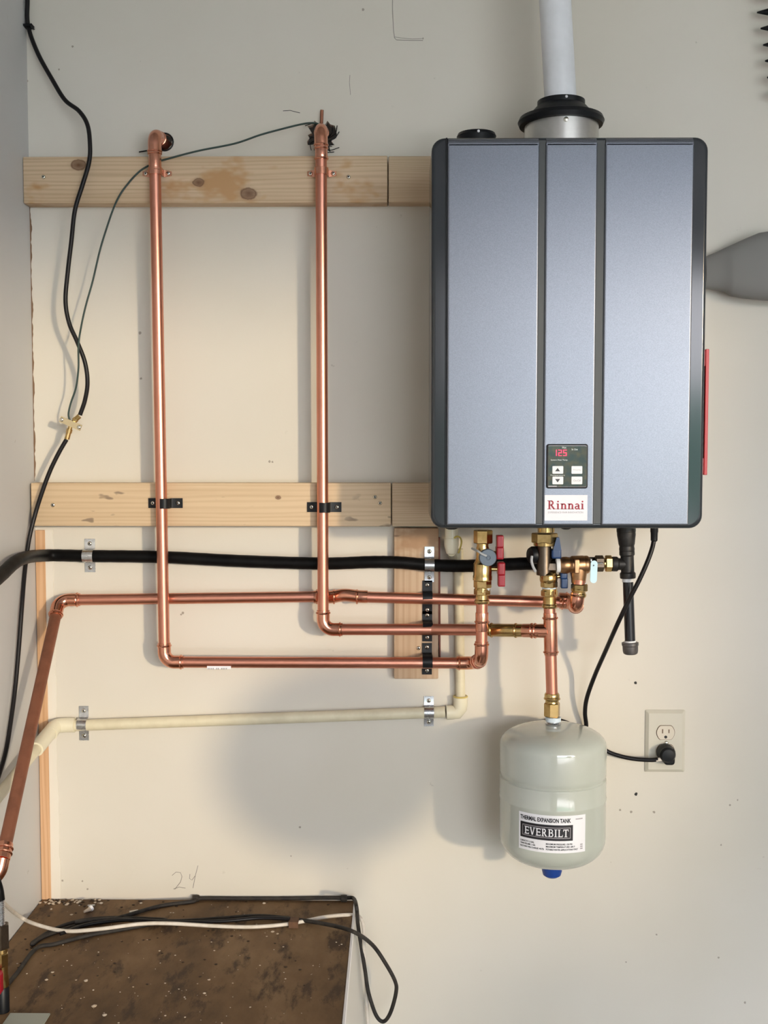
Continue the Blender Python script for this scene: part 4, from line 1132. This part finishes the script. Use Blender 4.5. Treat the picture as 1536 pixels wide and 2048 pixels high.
# ------------------------------------------------------------------ BLACK COAX with grounding block, green earth wire
cx = [W(55, -40, .010), W(55, 0, .010), W(56, 50, .010), W(75, 105, .018), W(105, 160, .026), W(130, 200, .034), W(158, 222, .042), W(175, 250, .048), W(180, 290, .052), W(178, 325, .052), W(165, 370, .054), W(150, 420, .056), W(143, 480, .058),
      W(136, 540, .060), W(131, 600, .062), W(138, 645, .062), W(155, 685, .062), W(170, 725, .060), W(175, 765, .056), W(170, 800, .052), W(160, 830, .050)]
K1 = tag(mk('coaxial_cable', sweep(spline(cx, 8), .0042, 12), M['cable_blk']), 'black coaxial cable coming down the corner to the brass grounding block', 'cable')
cl = mk('cable_clip', box(W(47, 58, .004), W(62, 48, .020), .002), M['black_pl'], None, 30); tag(cl, 'small black clip holding the coaxial cable high in the corner', 'clip')
cy = [W(133, 879, .050), W(118, 905, .051), W(100, 942, .052), W(84, 985, .053), W(70, 1030, .054)]
cy += [WX(58, 1080, XL + .008), WX(50, 1140, XL + .0055), WX(44, 1210, XL + .008), WX(38, 1290, XL + .008), WX(31, 1370, XL + .008), WX(22, 1440, XL + .008), WX(10, 1510, XL + .008), WX(-12, 1580, XL + .008)]
tag(mk('coaxial_cable', sweep(spline(cy, 8), .0042, 12), M['cable_blk']), 'black coaxial cable leaving the grounding block down along the white side wall', 'cable')
GB = thing('grounding_block', W(143, 850, .050), 'small brass grounding block joining the two coaxial cables', 'cable connector')
ga_, gb_ = W(122, 838, .052), W(163, 856, .052)
ax = (gb_ - ga_).normalized(); nx = Vector((0, -1, 0)); wz = ax.cross(nx)
def obox(c, ax, ay, az, hx, hy, hz):
    V_ = [c + ax * sx * hx + ay * sy * hy + az * sz_ * hz for sx in (-1, 1) for sy in (-1, 1) for sz_ in (-1, 1)]
    return V_, [(0, 1, 3, 2), (4, 5, 7, 6), (0, 1, 5, 4), (2, 3, 7, 6), (0, 2, 6, 4), (1, 3, 7, 5)]
mk('bar', obox((ga_ + gb_) / 2 + Vector((0, -.004, 0)), ax, nx, wz, (gb_ - ga_).length / 2, .0025, .0058), mat('pale_brass_bar', (0.62, 0.52, 0.33), 0.35, 0.7), GB, 0)
for t_ in (.08, .92):
    c = ga_.lerp(gb_, t_); screw(c + Vector((0, -.0055, 0)), GB, False)
cdir = (W(160, 830, .050) - W(133, 879, .050)).normalized()
mid = (ga_ + gb_) / 2
for s, m_end in ((1, W(159, 832, .050)), (-1, W(134, 878, .050))):
    mk('connector', sweep([mid, mid.lerp(m_end, .35), mid.lerp(m_end, .36), mid.lerp(m_end, .6), mid.lerp(m_end, .61), m_end], [.0042, .0042, .0058, .0058, .0048, .0050], 10), M['brass'], GB, 30)
gw = [W(641, 250, .004), W(628, 246, .014), W(605, 248, .03), W(560, 259, .045), W(520, 270, .046), W(470, 287, .044), W(400, 301, .043), W(345, 315, .041), W(310, 326, .0405), W(280, 342, .0405), W(250, 375, .0405), W(232, 405, .043), W(217, 445, .046), W(200, 500, .05), W(186, 560, .052), W(172, 610, .054), W(163, 650, .060), W(157, 690, .070), W(157, 735, .066), W(152, 775, .060), W(142, 805, .056), W(137, 828, .054), W(140, 842, .052)]
tag(mk('earth_wire', sweep(spline(gw, 8), .0018, 8), M['green_wire']), 'thin dark green earth wire looping from the ragged hole to the grounding block', 'wire')
# short copper stub and black shreds at the ragged hole
ST = tag(mk('copper_stub', sweep([W(644, 262, -.004), W(643, 245, .006), W(644, 220, .008)], .0032, 10), M['copper_dull']), 'short dark copper stub sticking up from the ragged wall hole', 'pipe')
rr = random.Random(5)
vf_l = []
for k in range(15):
    a = rr.uniform(0, 2 * math.pi); r0 = .012; r1_ = rr.uniform(.026, .042)
    c = Vector((h2.x + .002, 0, h2.z - .003))
    p_ = [c + Vector((math.cos(a) * r0, .008, math.sin(a) * r0)), c + Vector((math.cos(a + .25) * r1_ * .7, -.003, math.sin(a + .25) * r1_ * .7)), c + Vector((math.cos(a + .7) * r1_, -.002, math.sin(a + .7) * r1_ * .85))]
    vf_l.append(sweep(spline(p_, 5), [.0008] * 11, 6))
o = tag(mk('torn_vapour_barrier', join(*vf_l), M['black_pl']), 'torn black shreds around the pipe in the ragged wall hole', 'shreds'); o['kind'] = 'stuff'
o = tag(mk('hole_liner', join(bead(Vector((h1.x + .002, -.0004, h1.z)), (0, 1, 0), .0165, .0016), sweep([W(278, 304, .002), W(296, 301, .002)], .0012, 6)), M['black_pl']), 'black liner ring around the copper pipe in the round wall hole', 'ring')

# ------------------------------------------------------------------ OUTLET, PLUG AND CORD
ox0, ox1 = W(1291, 1482, .005).x, W(1370.5, 1482, .005).x
oz0, oz1 = W(1331, 1544.5, .005).z, W(1331, 1420.5, .005).z
O = thing('wall_outlet', Vector(((ox0 + ox1) / 2, 0, oz0)), 'almond duplex outlet on the wall beside the expansion tank', 'outlet')
lay = [(rrect(ox0, ox1, oz0, oz1, .002, 3), 0.0), (rrect(ox0, ox1, oz0, oz1, .002, 3), -.002), (rrect(ox0 + .006, ox1 - .006, oz0 + .006, oz1 - .006, .002, 3), -.0065)]
mk('cover_plate', prism_layers(lay), M['plate'], O, 0)
for i, py in enumerate((1465, 1503)):
    c = W(1331, py, .0065); rw = S(17.5, 0)
    loop = []
    for k in range(36):
        a = 2 * math.pi * k / 36; loop.append((c.x + rw * math.cos(a), c.z + max(-rw * .80, min(rw * .80, rw * math.sin(a)))))
    mk('receptacle_gap', poly_plate([(c.x + (x - c.x) * 1.07, c.z + (z - c.z) * 1.07) for x, z in loop], -.004, -.0068), M['recept_dk'], O, 0)
    ro = mk('receptacle', poly_plate(loop, -.004, -.0085), M['recept'], O, 0)
    for dx, w_, h_ in ((-.0062, .0011, .0042), (.0062, .0011, .0036)):
        mk('slot', box((c.x + dx - w_, -.0089, c.z + .003 - h_), (c.x + dx + w_, -.0080, c.z + .003 + h_)), M['recept_dk'], ro, 0)
    mk('slot', lathe([(.0030, 0), (.0030, .0006)], Vector((c.x, -.0083, c.z - .0085)), (0, -1, 0), 12), M['slot'], ro)
screw(Vector((W(1331, 1484, 0).x, -.0066, W(1331, 1484, 0).z)), O, False)
PC = thing('power_cord', W(1331, 1506, .01), 'black power cord from the heater plugged into the almond outlet', 'cord')
pc = W(1331, 1505, .012)
mk('plug', lathe([(.0165, 0), (.0178, .002), (.0178, .012), (.0155, .018), (.0155, .022), (.012, .027), (.004, .028)], Vector((pc.x, -.0088, pc.z)), (0, -1, 0), 24), M['black_pl'], PC, 30)
mk('plug_grip', rr_block(pc.x - .006, pc.x + .015, pc.z - .021, pc.z + .012, -.012, -.030, .006, .004, 4), M['black_pl'], PC, 30)
mk('sleeve', sweep([W(1331, 1517, .028), W(1312, 1520, .026)], [.0042, .0036], 12), M['cable_wht'], PC)
mk('cord', sweep(spline([W(1316, 1519, .026), W(1300, 1520, .024), W(1270, 1518, .020), W(1240, 1512, .016), W(1212, 1501, .012), W(1185, 1478, .010), W(1165, 1460, .010), W(1130, 1444, .010), W(1108, 1440, .010), W(1085, 1446, .010), W(1075, 1462, .010), W(1090, 1480, .010), W(1130, 1478, .010), W(1160, 1472, .011), W(1172, 1455, .014), W(1170, 1425, .022), W(1174, 1395, .034), W(1190, 1350, .055), W(1212, 1300, .100), W(1235, 1248, .150), W(1258, 1200, .164), W(1281, 1155, .168), W(1300, 1110, .165), W(1308, 1078, .160), W(1309, 1040, .160)], 8), .0042, 12), M['cable_blk'], PC)
mk('strain_relief', lathe([(.0045, -.036), (.0062, -.034), (.0066, -.020), (.0072, -.018), (.0072, .01)], Vector((W(1308.5, 1060, .160).x, -.160, zbm + .003)), UP, 16), M['black_pl'], PC, 30)

# ------------------------------------------------------------------ CABINET in the corner
CXR = W(708, 1799, 0).x
CB = thing('cabinet', Vector(((XL + CXR) / 2, -.30, 0)), 'low cabinet in the corner with a grimy brown plywood top and white side', 'cabinet')
YF_ = -.80
mk('top', box((XL + .001, YF_, ZT - .016), (CXR, -.001, ZT), .0015, 1), M['ply_top'], CB, 0)
sv = []
sl = .10
x_b = CXR + (ZT - .02) * sl
side_pts = [(CXR - .012, ZT - .0165), (CXR + .0015, ZT - .0165), (x_b, 0.0), (x_b - .014, 0.0)]
mk('side_panel', prism_layers([(side_pts, -.001), (side_pts, YF_ + .01)]), M['box_side'], CB, 0)
mk('edge_strip', box((CXR + .0001, YF_, ZT - .016), (CXR + .004, -.001, ZT + .0006)), M['white_print'], CB, 0)
mk('front_panel', box((XL + .004, YF_ + .012, 0.0), (CXR - .014, YF_ + .028, ZT - .0165)), M['box_side'], CB, 0)

def Z(px, py, h=.004): return WZ(px, py, ZT + h)
kb = [Z(0, 1987), Z(35, 1945), Z(72, 1897), Z(110, 1888), Z(180, 1870), Z(260, 1856), Z(330, 1842), Z(300, 1838), Z(220, 1836), Z(160, 1842), Z(110, 1858), Z(70, 1882), Z(66, 1888), Z(90, 1872), Z(150, 1852), Z(200, 1845), Z(250, 1832, .006), Z(320, 1812, .004), Z(385, 1803, .004),
      W(400, 1797, .008), W(480, 1797, .007), W(560, 1797, .007), W(640, 1796, .007), W(690, 1796, .007), W(707, 1797, .008)]
xs = CXR + .008
kb += [WX(713, 1815, xs + .001), W(716, 1850, .06), W(722, 1890, .06), W(730, 1940, .06), W(737, 1985, .06), W(752, 2030, .065), W(767, 2043, .07), W(781, 2025, .075), W(792, 1985, .08), W(790, 1962, .085), W(770, 1925, .09), W(745, 1890, .10)]
kb += [Z(712, 1866, .016), Z(670, 1852, .010), Z(600, 1840, .006), Z(520, 1832, .006), Z(440, 1837, .006), Z(360, 1842, .006), Z(290, 1842, .012), Z(220, 1838, .014), Z(150, 1845, .010)]
tag(mk('loose_cable', sweep(spline(kb, 8), .0038, 10), M['cable_grey']), 'dusty black cable looped over the cabinet top and hanging off its side', 'cable')
kb2 = [Z(120, 1868, .010), Z(180, 1848, .012), Z(260, 1840, .014), Z(350, 1845, .012), Z(450, 1842, .012), Z(520, 1836, .012), Z(580, 1838, .012)]
tag(mk('loose_cable', sweep(spline(kb2, 8), .0034, 10), M['cable_blk']), 'short black cable lying along the white cable on the cabinet top', 'cable')
kw = [WX(0, 1785, XL + .08), WX(8, 1806, XL + .07), Z(38, 1832, .03), Z(70, 1848, .016), Z(130, 1862, .012), Z(200, 1858, .018), Z(280, 1848, .020), Z(340, 1847, .018), Z(430, 1852, .010), Z(500, 1854, .006), Z(560, 1850, .005), Z(600, 1844, .005), Z(650, 1834, .005), Z(690, 1830, .005), WX(712, 1831, CXR + .006), W(722, 1838, .07), W(727, 1856, .07), W(728, 1900, .06), W(732, 1960, .05), W(736, 2060, .05)]
tag(mk('white_cable', sweep(spline(kw, 8), .0035, 10), M['cable_wht']), 'white cable trailing across the grimy cabinet top', 'cable')
# brown cable staple
q = Z(585, 1862, 0)
e = thing('cable_staple', q, 'rusty brown staple clamp over the white cable on the cabinet', 'clamp')
M['rust'] = metal_noise('rusty_metal', (0.10, 0.05, 0.028), (0.16, 0.08, 0.04), 0.7, 0.9, 60, 0.0)
qa = Z(588, 1851, 0)
mk('band', obox(qa + Vector((0, 0, .010)), Vector((1, 0, 0)), Vector((0, 1, 0)), UP, .009, .012, .0015), M['rust'], e, 0)
mk('leg', obox(qa + Vector((0, -.011, .005)), Vector((1, 0, 0)), Vector((0, 1, 0)), UP, .009, .0015, .005), M['rust'], e, 0)
mk('leg', obox(qa + Vector((0, .011, .005)), Vector((1, 0, 0)), Vector((0, 1, 0)), UP, .009, .0015, .005), M['rust'], e, 0)
# small cable clips along the back edge
for px, what in ((392, 'nearer the corner'), (688, 'nearer the hanging loop')):
    q = W(px, 1797, .008)
    tag(mk('cable_clip', sweep([q + Vector((-.006, 0, 0)), q + Vector((.006, 0, 0))], .0068, 10), M['cable_grey']), 'dark clip on the cable along the cabinet back edge, ' + what, 'clip')
# debris
def pebble(c, r, rr, flat=.6):
    V_ = []; F_ = []
    n = 7
    V_.append(c + Vector((0, 0, r * flat)))
    for k in range(n):
        a = 2 * math.pi * k / n + rr.uniform(-.2, .2); q = r * rr.uniform(.7, 1.15)
        V_.append(c + Vector((q * math.cos(a), q * math.sin(a), r * flat * .45)))
    for k in range(n):
        a = 2 * math.pi * k / n; V_.append(c + Vector((r * .75 * math.cos(a), r * .75 * math.sin(a), 0)))
    for k in range(n):
        k2 = (k + 1) % n; F_.append((0, 1 + k, 1 + k2)); F_.append((1 + k, 1 + k2, 1 + n + k2, 1 + n + k))
    F_.append(tuple(1 + n + k for k in range(n)))
    return V_, F_
rr = random.Random(42); cr, dk_ = [], []
for k in range(150):
    y = -rr.random() ** 0.8 * .50 - .004; x = rr.uniform(XL + .03, CXR - .012)
    cr.append(pebble(Vector((x, y, ZT)), rr.choice((.0007, .0008, .001, .001, .0014, .0019)), rr))
for k in range(60):
    x = XL + .01 + abs(rr.gauss(0, .07)); y = -.004 - abs(rr.gauss(0, .016))
    (cr if rr.random() < .5 else dk_).append(pebble(Vector((x, y, ZT)), rr.uniform(.0015, .0042), rr, .8))
for k in range(70):
    y = -rr.random() * .36 - .004; x = rr.uniform(XL + .01, CXR - .02)
    dk_.append(pebble(Vector((x, y, ZT)), rr.uniform(.0015, .0036), rr, .5))
for px, py, r_ in ((172, 1962, .0042), (93, 1960, .0034), (105, 1945, .003), (143, 1931, .0016), (319, 1902, .0022), (418, 1960, .0028), (409, 1987, .003), (188, 2013, .005), (106, 1808, .0045), (160, 1803, .0045), (80, 1806, .004), (133, 1810, .004), (143, 1830, .0035), (209, 2031, .004), (528, 1807, .004), (545, 1864, .004), (555, 1868, .003)):
    cr.append(pebble(Z(px, py, 0), r_, rr, .6))
o = tag(mk('crumbs', join(*cr), M['crumb'], None, 0), 'pale drywall crumbs scattered over the cabinet top', 'debris'); o['kind'] = 'stuff'
o = tag(mk('dirt_clods', join(*dk_), M['dirt'], None, 0), 'dark dirt clods scattered over the cabinet top', 'debris'); o['kind'] = 'stuff'
q = Z(180, 1817, .004)
e = thing('wall_anchor', q, 'small white plastic wall anchor lying near the back of the cabinet', 'anchor')
mk('shaft', sweep([Z(168, 1824, .003), Z(180, 1818, .0045)], [.0022, .0045], 10), M['crumb'], e)
mk('head', sweep([Z(180, 1818, .0045), Z(184, 1815, .006)], [.0058, .0058], 12), M['white_print'], e)
mk('bolt', sweep([Z(176, 1811, .008), Z(190, 1810, .010)], .0016, 8), M['zinc'], e)
tag(mk('plastic_sleeve', sweep([Z(259, 1826, .005), Z(276, 1823, .005)], .0040, 12), M['cable_wht']), 'short pale plastic sleeve lying on the cabinet by the black cables', 'sleeve')
a = WZ(20, 2029, ZT); c = WZ(100, 2031, ZT)
tag(mk('metal_plate', box((a.x, a.y - .07, ZT), (c.x, a.y, ZT + .003), .0008, 1), mat('grey_green_plate', (0.34, 0.37, 0.32), 0.4)), 'flat grey-green plate lying on the front of the cabinet top', 'plate')

# ------------------------------------------------------------------ WATER VALVE standing at the edge
DS = .45
Q = thing('shutoff_valve', Vector((W(4, 2000, DS).x, -DS, ZT)), 'brass shut-off valve with red handle and corrugated connector against the side wall', 'valve')
def sx(px): return W(px, 1900, DS).x
bx = sx(3)
def sz(py): return W(4, py, DS).z
bb = Vector((bx, -DS, 0)); k_ = lambda n: S(n, DS)
mk('black_pipe', lathe([(k_(14), ZT), (k_(14), sz(1975)), (k_(12), sz(1972))], bb, UP, 24), M['black_pl'], Q)
mk('body', lathe([(k_(12), sz(1974)), (k_(14.5), sz(1970)), (k_(12), sz(1948)), (k_(12), sz(1930))], bb, UP, 24), M['brass'], Q)
mk('nut', hexn(Vector((bx, -DS, sz(1932))), UP, k_(14), sz(1905) - sz(1932)), M['brass'], Q)
mk('nut', hexn(Vector((bx, -DS, sz(1896))), UP, k_(17), sz(1848) - sz(1896)), M['bronze_dark'], Q)
mk('collar', lathe([(k_(10), sz(1906)), (k_(12), sz(1904)), (k_(11), sz(1894))], bb, UP, 20), M['brass'], Q)
cor = []
for k in range(29):
    cor.append((k_(8.6) if k % 2 else k_(7.2), sz(1850) + (sz(1795) - sz(1850)) * k / 28))
mk('corrugated_connector', lathe(cor, bb, UP, 20), M['zinc'], Q, 60)
mk('rubber_hose', sweep(spline([Vector((bx, -DS, sz(1800))), Vector((bx - .002, -DS, sz(1780))), Vector((bx - .008, -DS + .004, sz(1762))), Vector((bx - .016, -DS + .01, sz(1745)))], 5), [k_(9)] * 16, 16), M['black_rubber'], Q)
mk('handle', rr_block(bx - .016, bx + k_(8), sz(1978), sz(1932), -DS - .012, -DS - .026, .006, .003, 4), M['red_pl'], Q, 30)

# ------------------------------------------------------------------ RAKE and grey form at the right, mostly out of frame
RK = thing('garden_rake', W(1600, 90, .05), 'black garden rake hanging on the wall, only its tine tips showing', 'rake')
tips = [(1512, -42), (1513, -8), (1514, 25), (1521, 57), (1526, 90), (1530, 122), (1534, 155), (1538, 187)]
hs = []
for px, py in tips:
    tpt = W(px, py, .03); hpt = W(1590 + (py - 60) * .05, py - 4, .045)
    mk('tine', sweep([hpt, hpt.lerp(tpt, .72), tpt], [.0062, .0060, .0014], 10), M['black_pl'], RK)
    hs.append(hpt)
mk('head_bar', sweep([hs[0] + Vector((0, 0, .01)), hs[-1] - Vector((0, 0, .01))], .006, 12), M['black_pl'], RK)
hm = (hs[3] + hs[4]) / 2
mk('handle', sweep([hm, hm + Vector((.08, .02, .0)), hm + Vector((1.35, .02, -.06))], [.009, .011, .012], 14), M['tool_wood'], RK)
# smooth tapered grey form on the wall between the heater and the rake
NZ = thing('tapered_grey_form', W(1600, 532, .0), 'smooth tapered grey form on the wall beside the heater', 'form')
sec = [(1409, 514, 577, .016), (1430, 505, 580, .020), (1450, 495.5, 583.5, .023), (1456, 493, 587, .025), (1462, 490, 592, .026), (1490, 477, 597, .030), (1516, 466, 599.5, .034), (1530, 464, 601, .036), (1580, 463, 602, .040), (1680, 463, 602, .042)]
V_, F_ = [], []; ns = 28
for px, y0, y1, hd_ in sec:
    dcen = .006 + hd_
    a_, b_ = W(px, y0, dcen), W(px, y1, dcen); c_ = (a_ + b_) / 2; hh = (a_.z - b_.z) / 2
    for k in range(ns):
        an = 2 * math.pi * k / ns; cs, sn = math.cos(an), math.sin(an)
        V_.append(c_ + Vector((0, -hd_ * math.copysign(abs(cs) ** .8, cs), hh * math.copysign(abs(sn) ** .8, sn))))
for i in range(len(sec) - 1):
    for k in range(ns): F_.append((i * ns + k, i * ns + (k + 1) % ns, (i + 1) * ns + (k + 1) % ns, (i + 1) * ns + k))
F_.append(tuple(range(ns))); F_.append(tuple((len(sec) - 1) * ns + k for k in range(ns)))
M['form'] = mat('grey_form_finish', (0.25, 0.247, 0.24), 0.6, 0.0, Specular_IOR_Level=0.25)
mk('shell', (V_, F_), M['form'], NZ, 40)
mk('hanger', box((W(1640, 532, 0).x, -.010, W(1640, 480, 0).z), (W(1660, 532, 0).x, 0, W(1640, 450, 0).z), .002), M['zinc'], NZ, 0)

# unseen round dish on a stand, added only to shade the middle wall
dH = 1.7
w = W(668, 1520, 0)
hc = Vector((w.x - SUN_DX * dH, -dH, w.z - SUN_DZ * dH))
HT = thing('added_shade_dish', Vector((hc.x, hc.y, 0)), 'unseen round dish on a pole, added to shade the middle of the wall', 'shade caster')
axs = -sdir
R_ = .20
mk('dish', lathe([(.03, -.055), (R_ * .6, -.045), (R_ * .9, -.015), (R_, .01), (R_ * .98, .012), (R_ * .88, -.010), (R_ * .58, -.038), (.03, -.048)], hc, axs, 40), M['zinc'], HT)
mk('element', lathe([(.02, -.05), (.02, .0), (.008, .012)], hc, axs, 16), M['ptfe'], HT)
mk('pole', sweep([Vector((hc.x, hc.y + .03, hc.z - .03)) , Vector((hc.x, hc.y + .03, .02))], .012, 14), M['black_pl'], HT)
mk('base', lathe([(.19, 0), (.19, .012), (.05, .03), (.02, .05)], Vector((hc.x, hc.y + .03, 0)), UP, 32), M['black_pl'], HT)
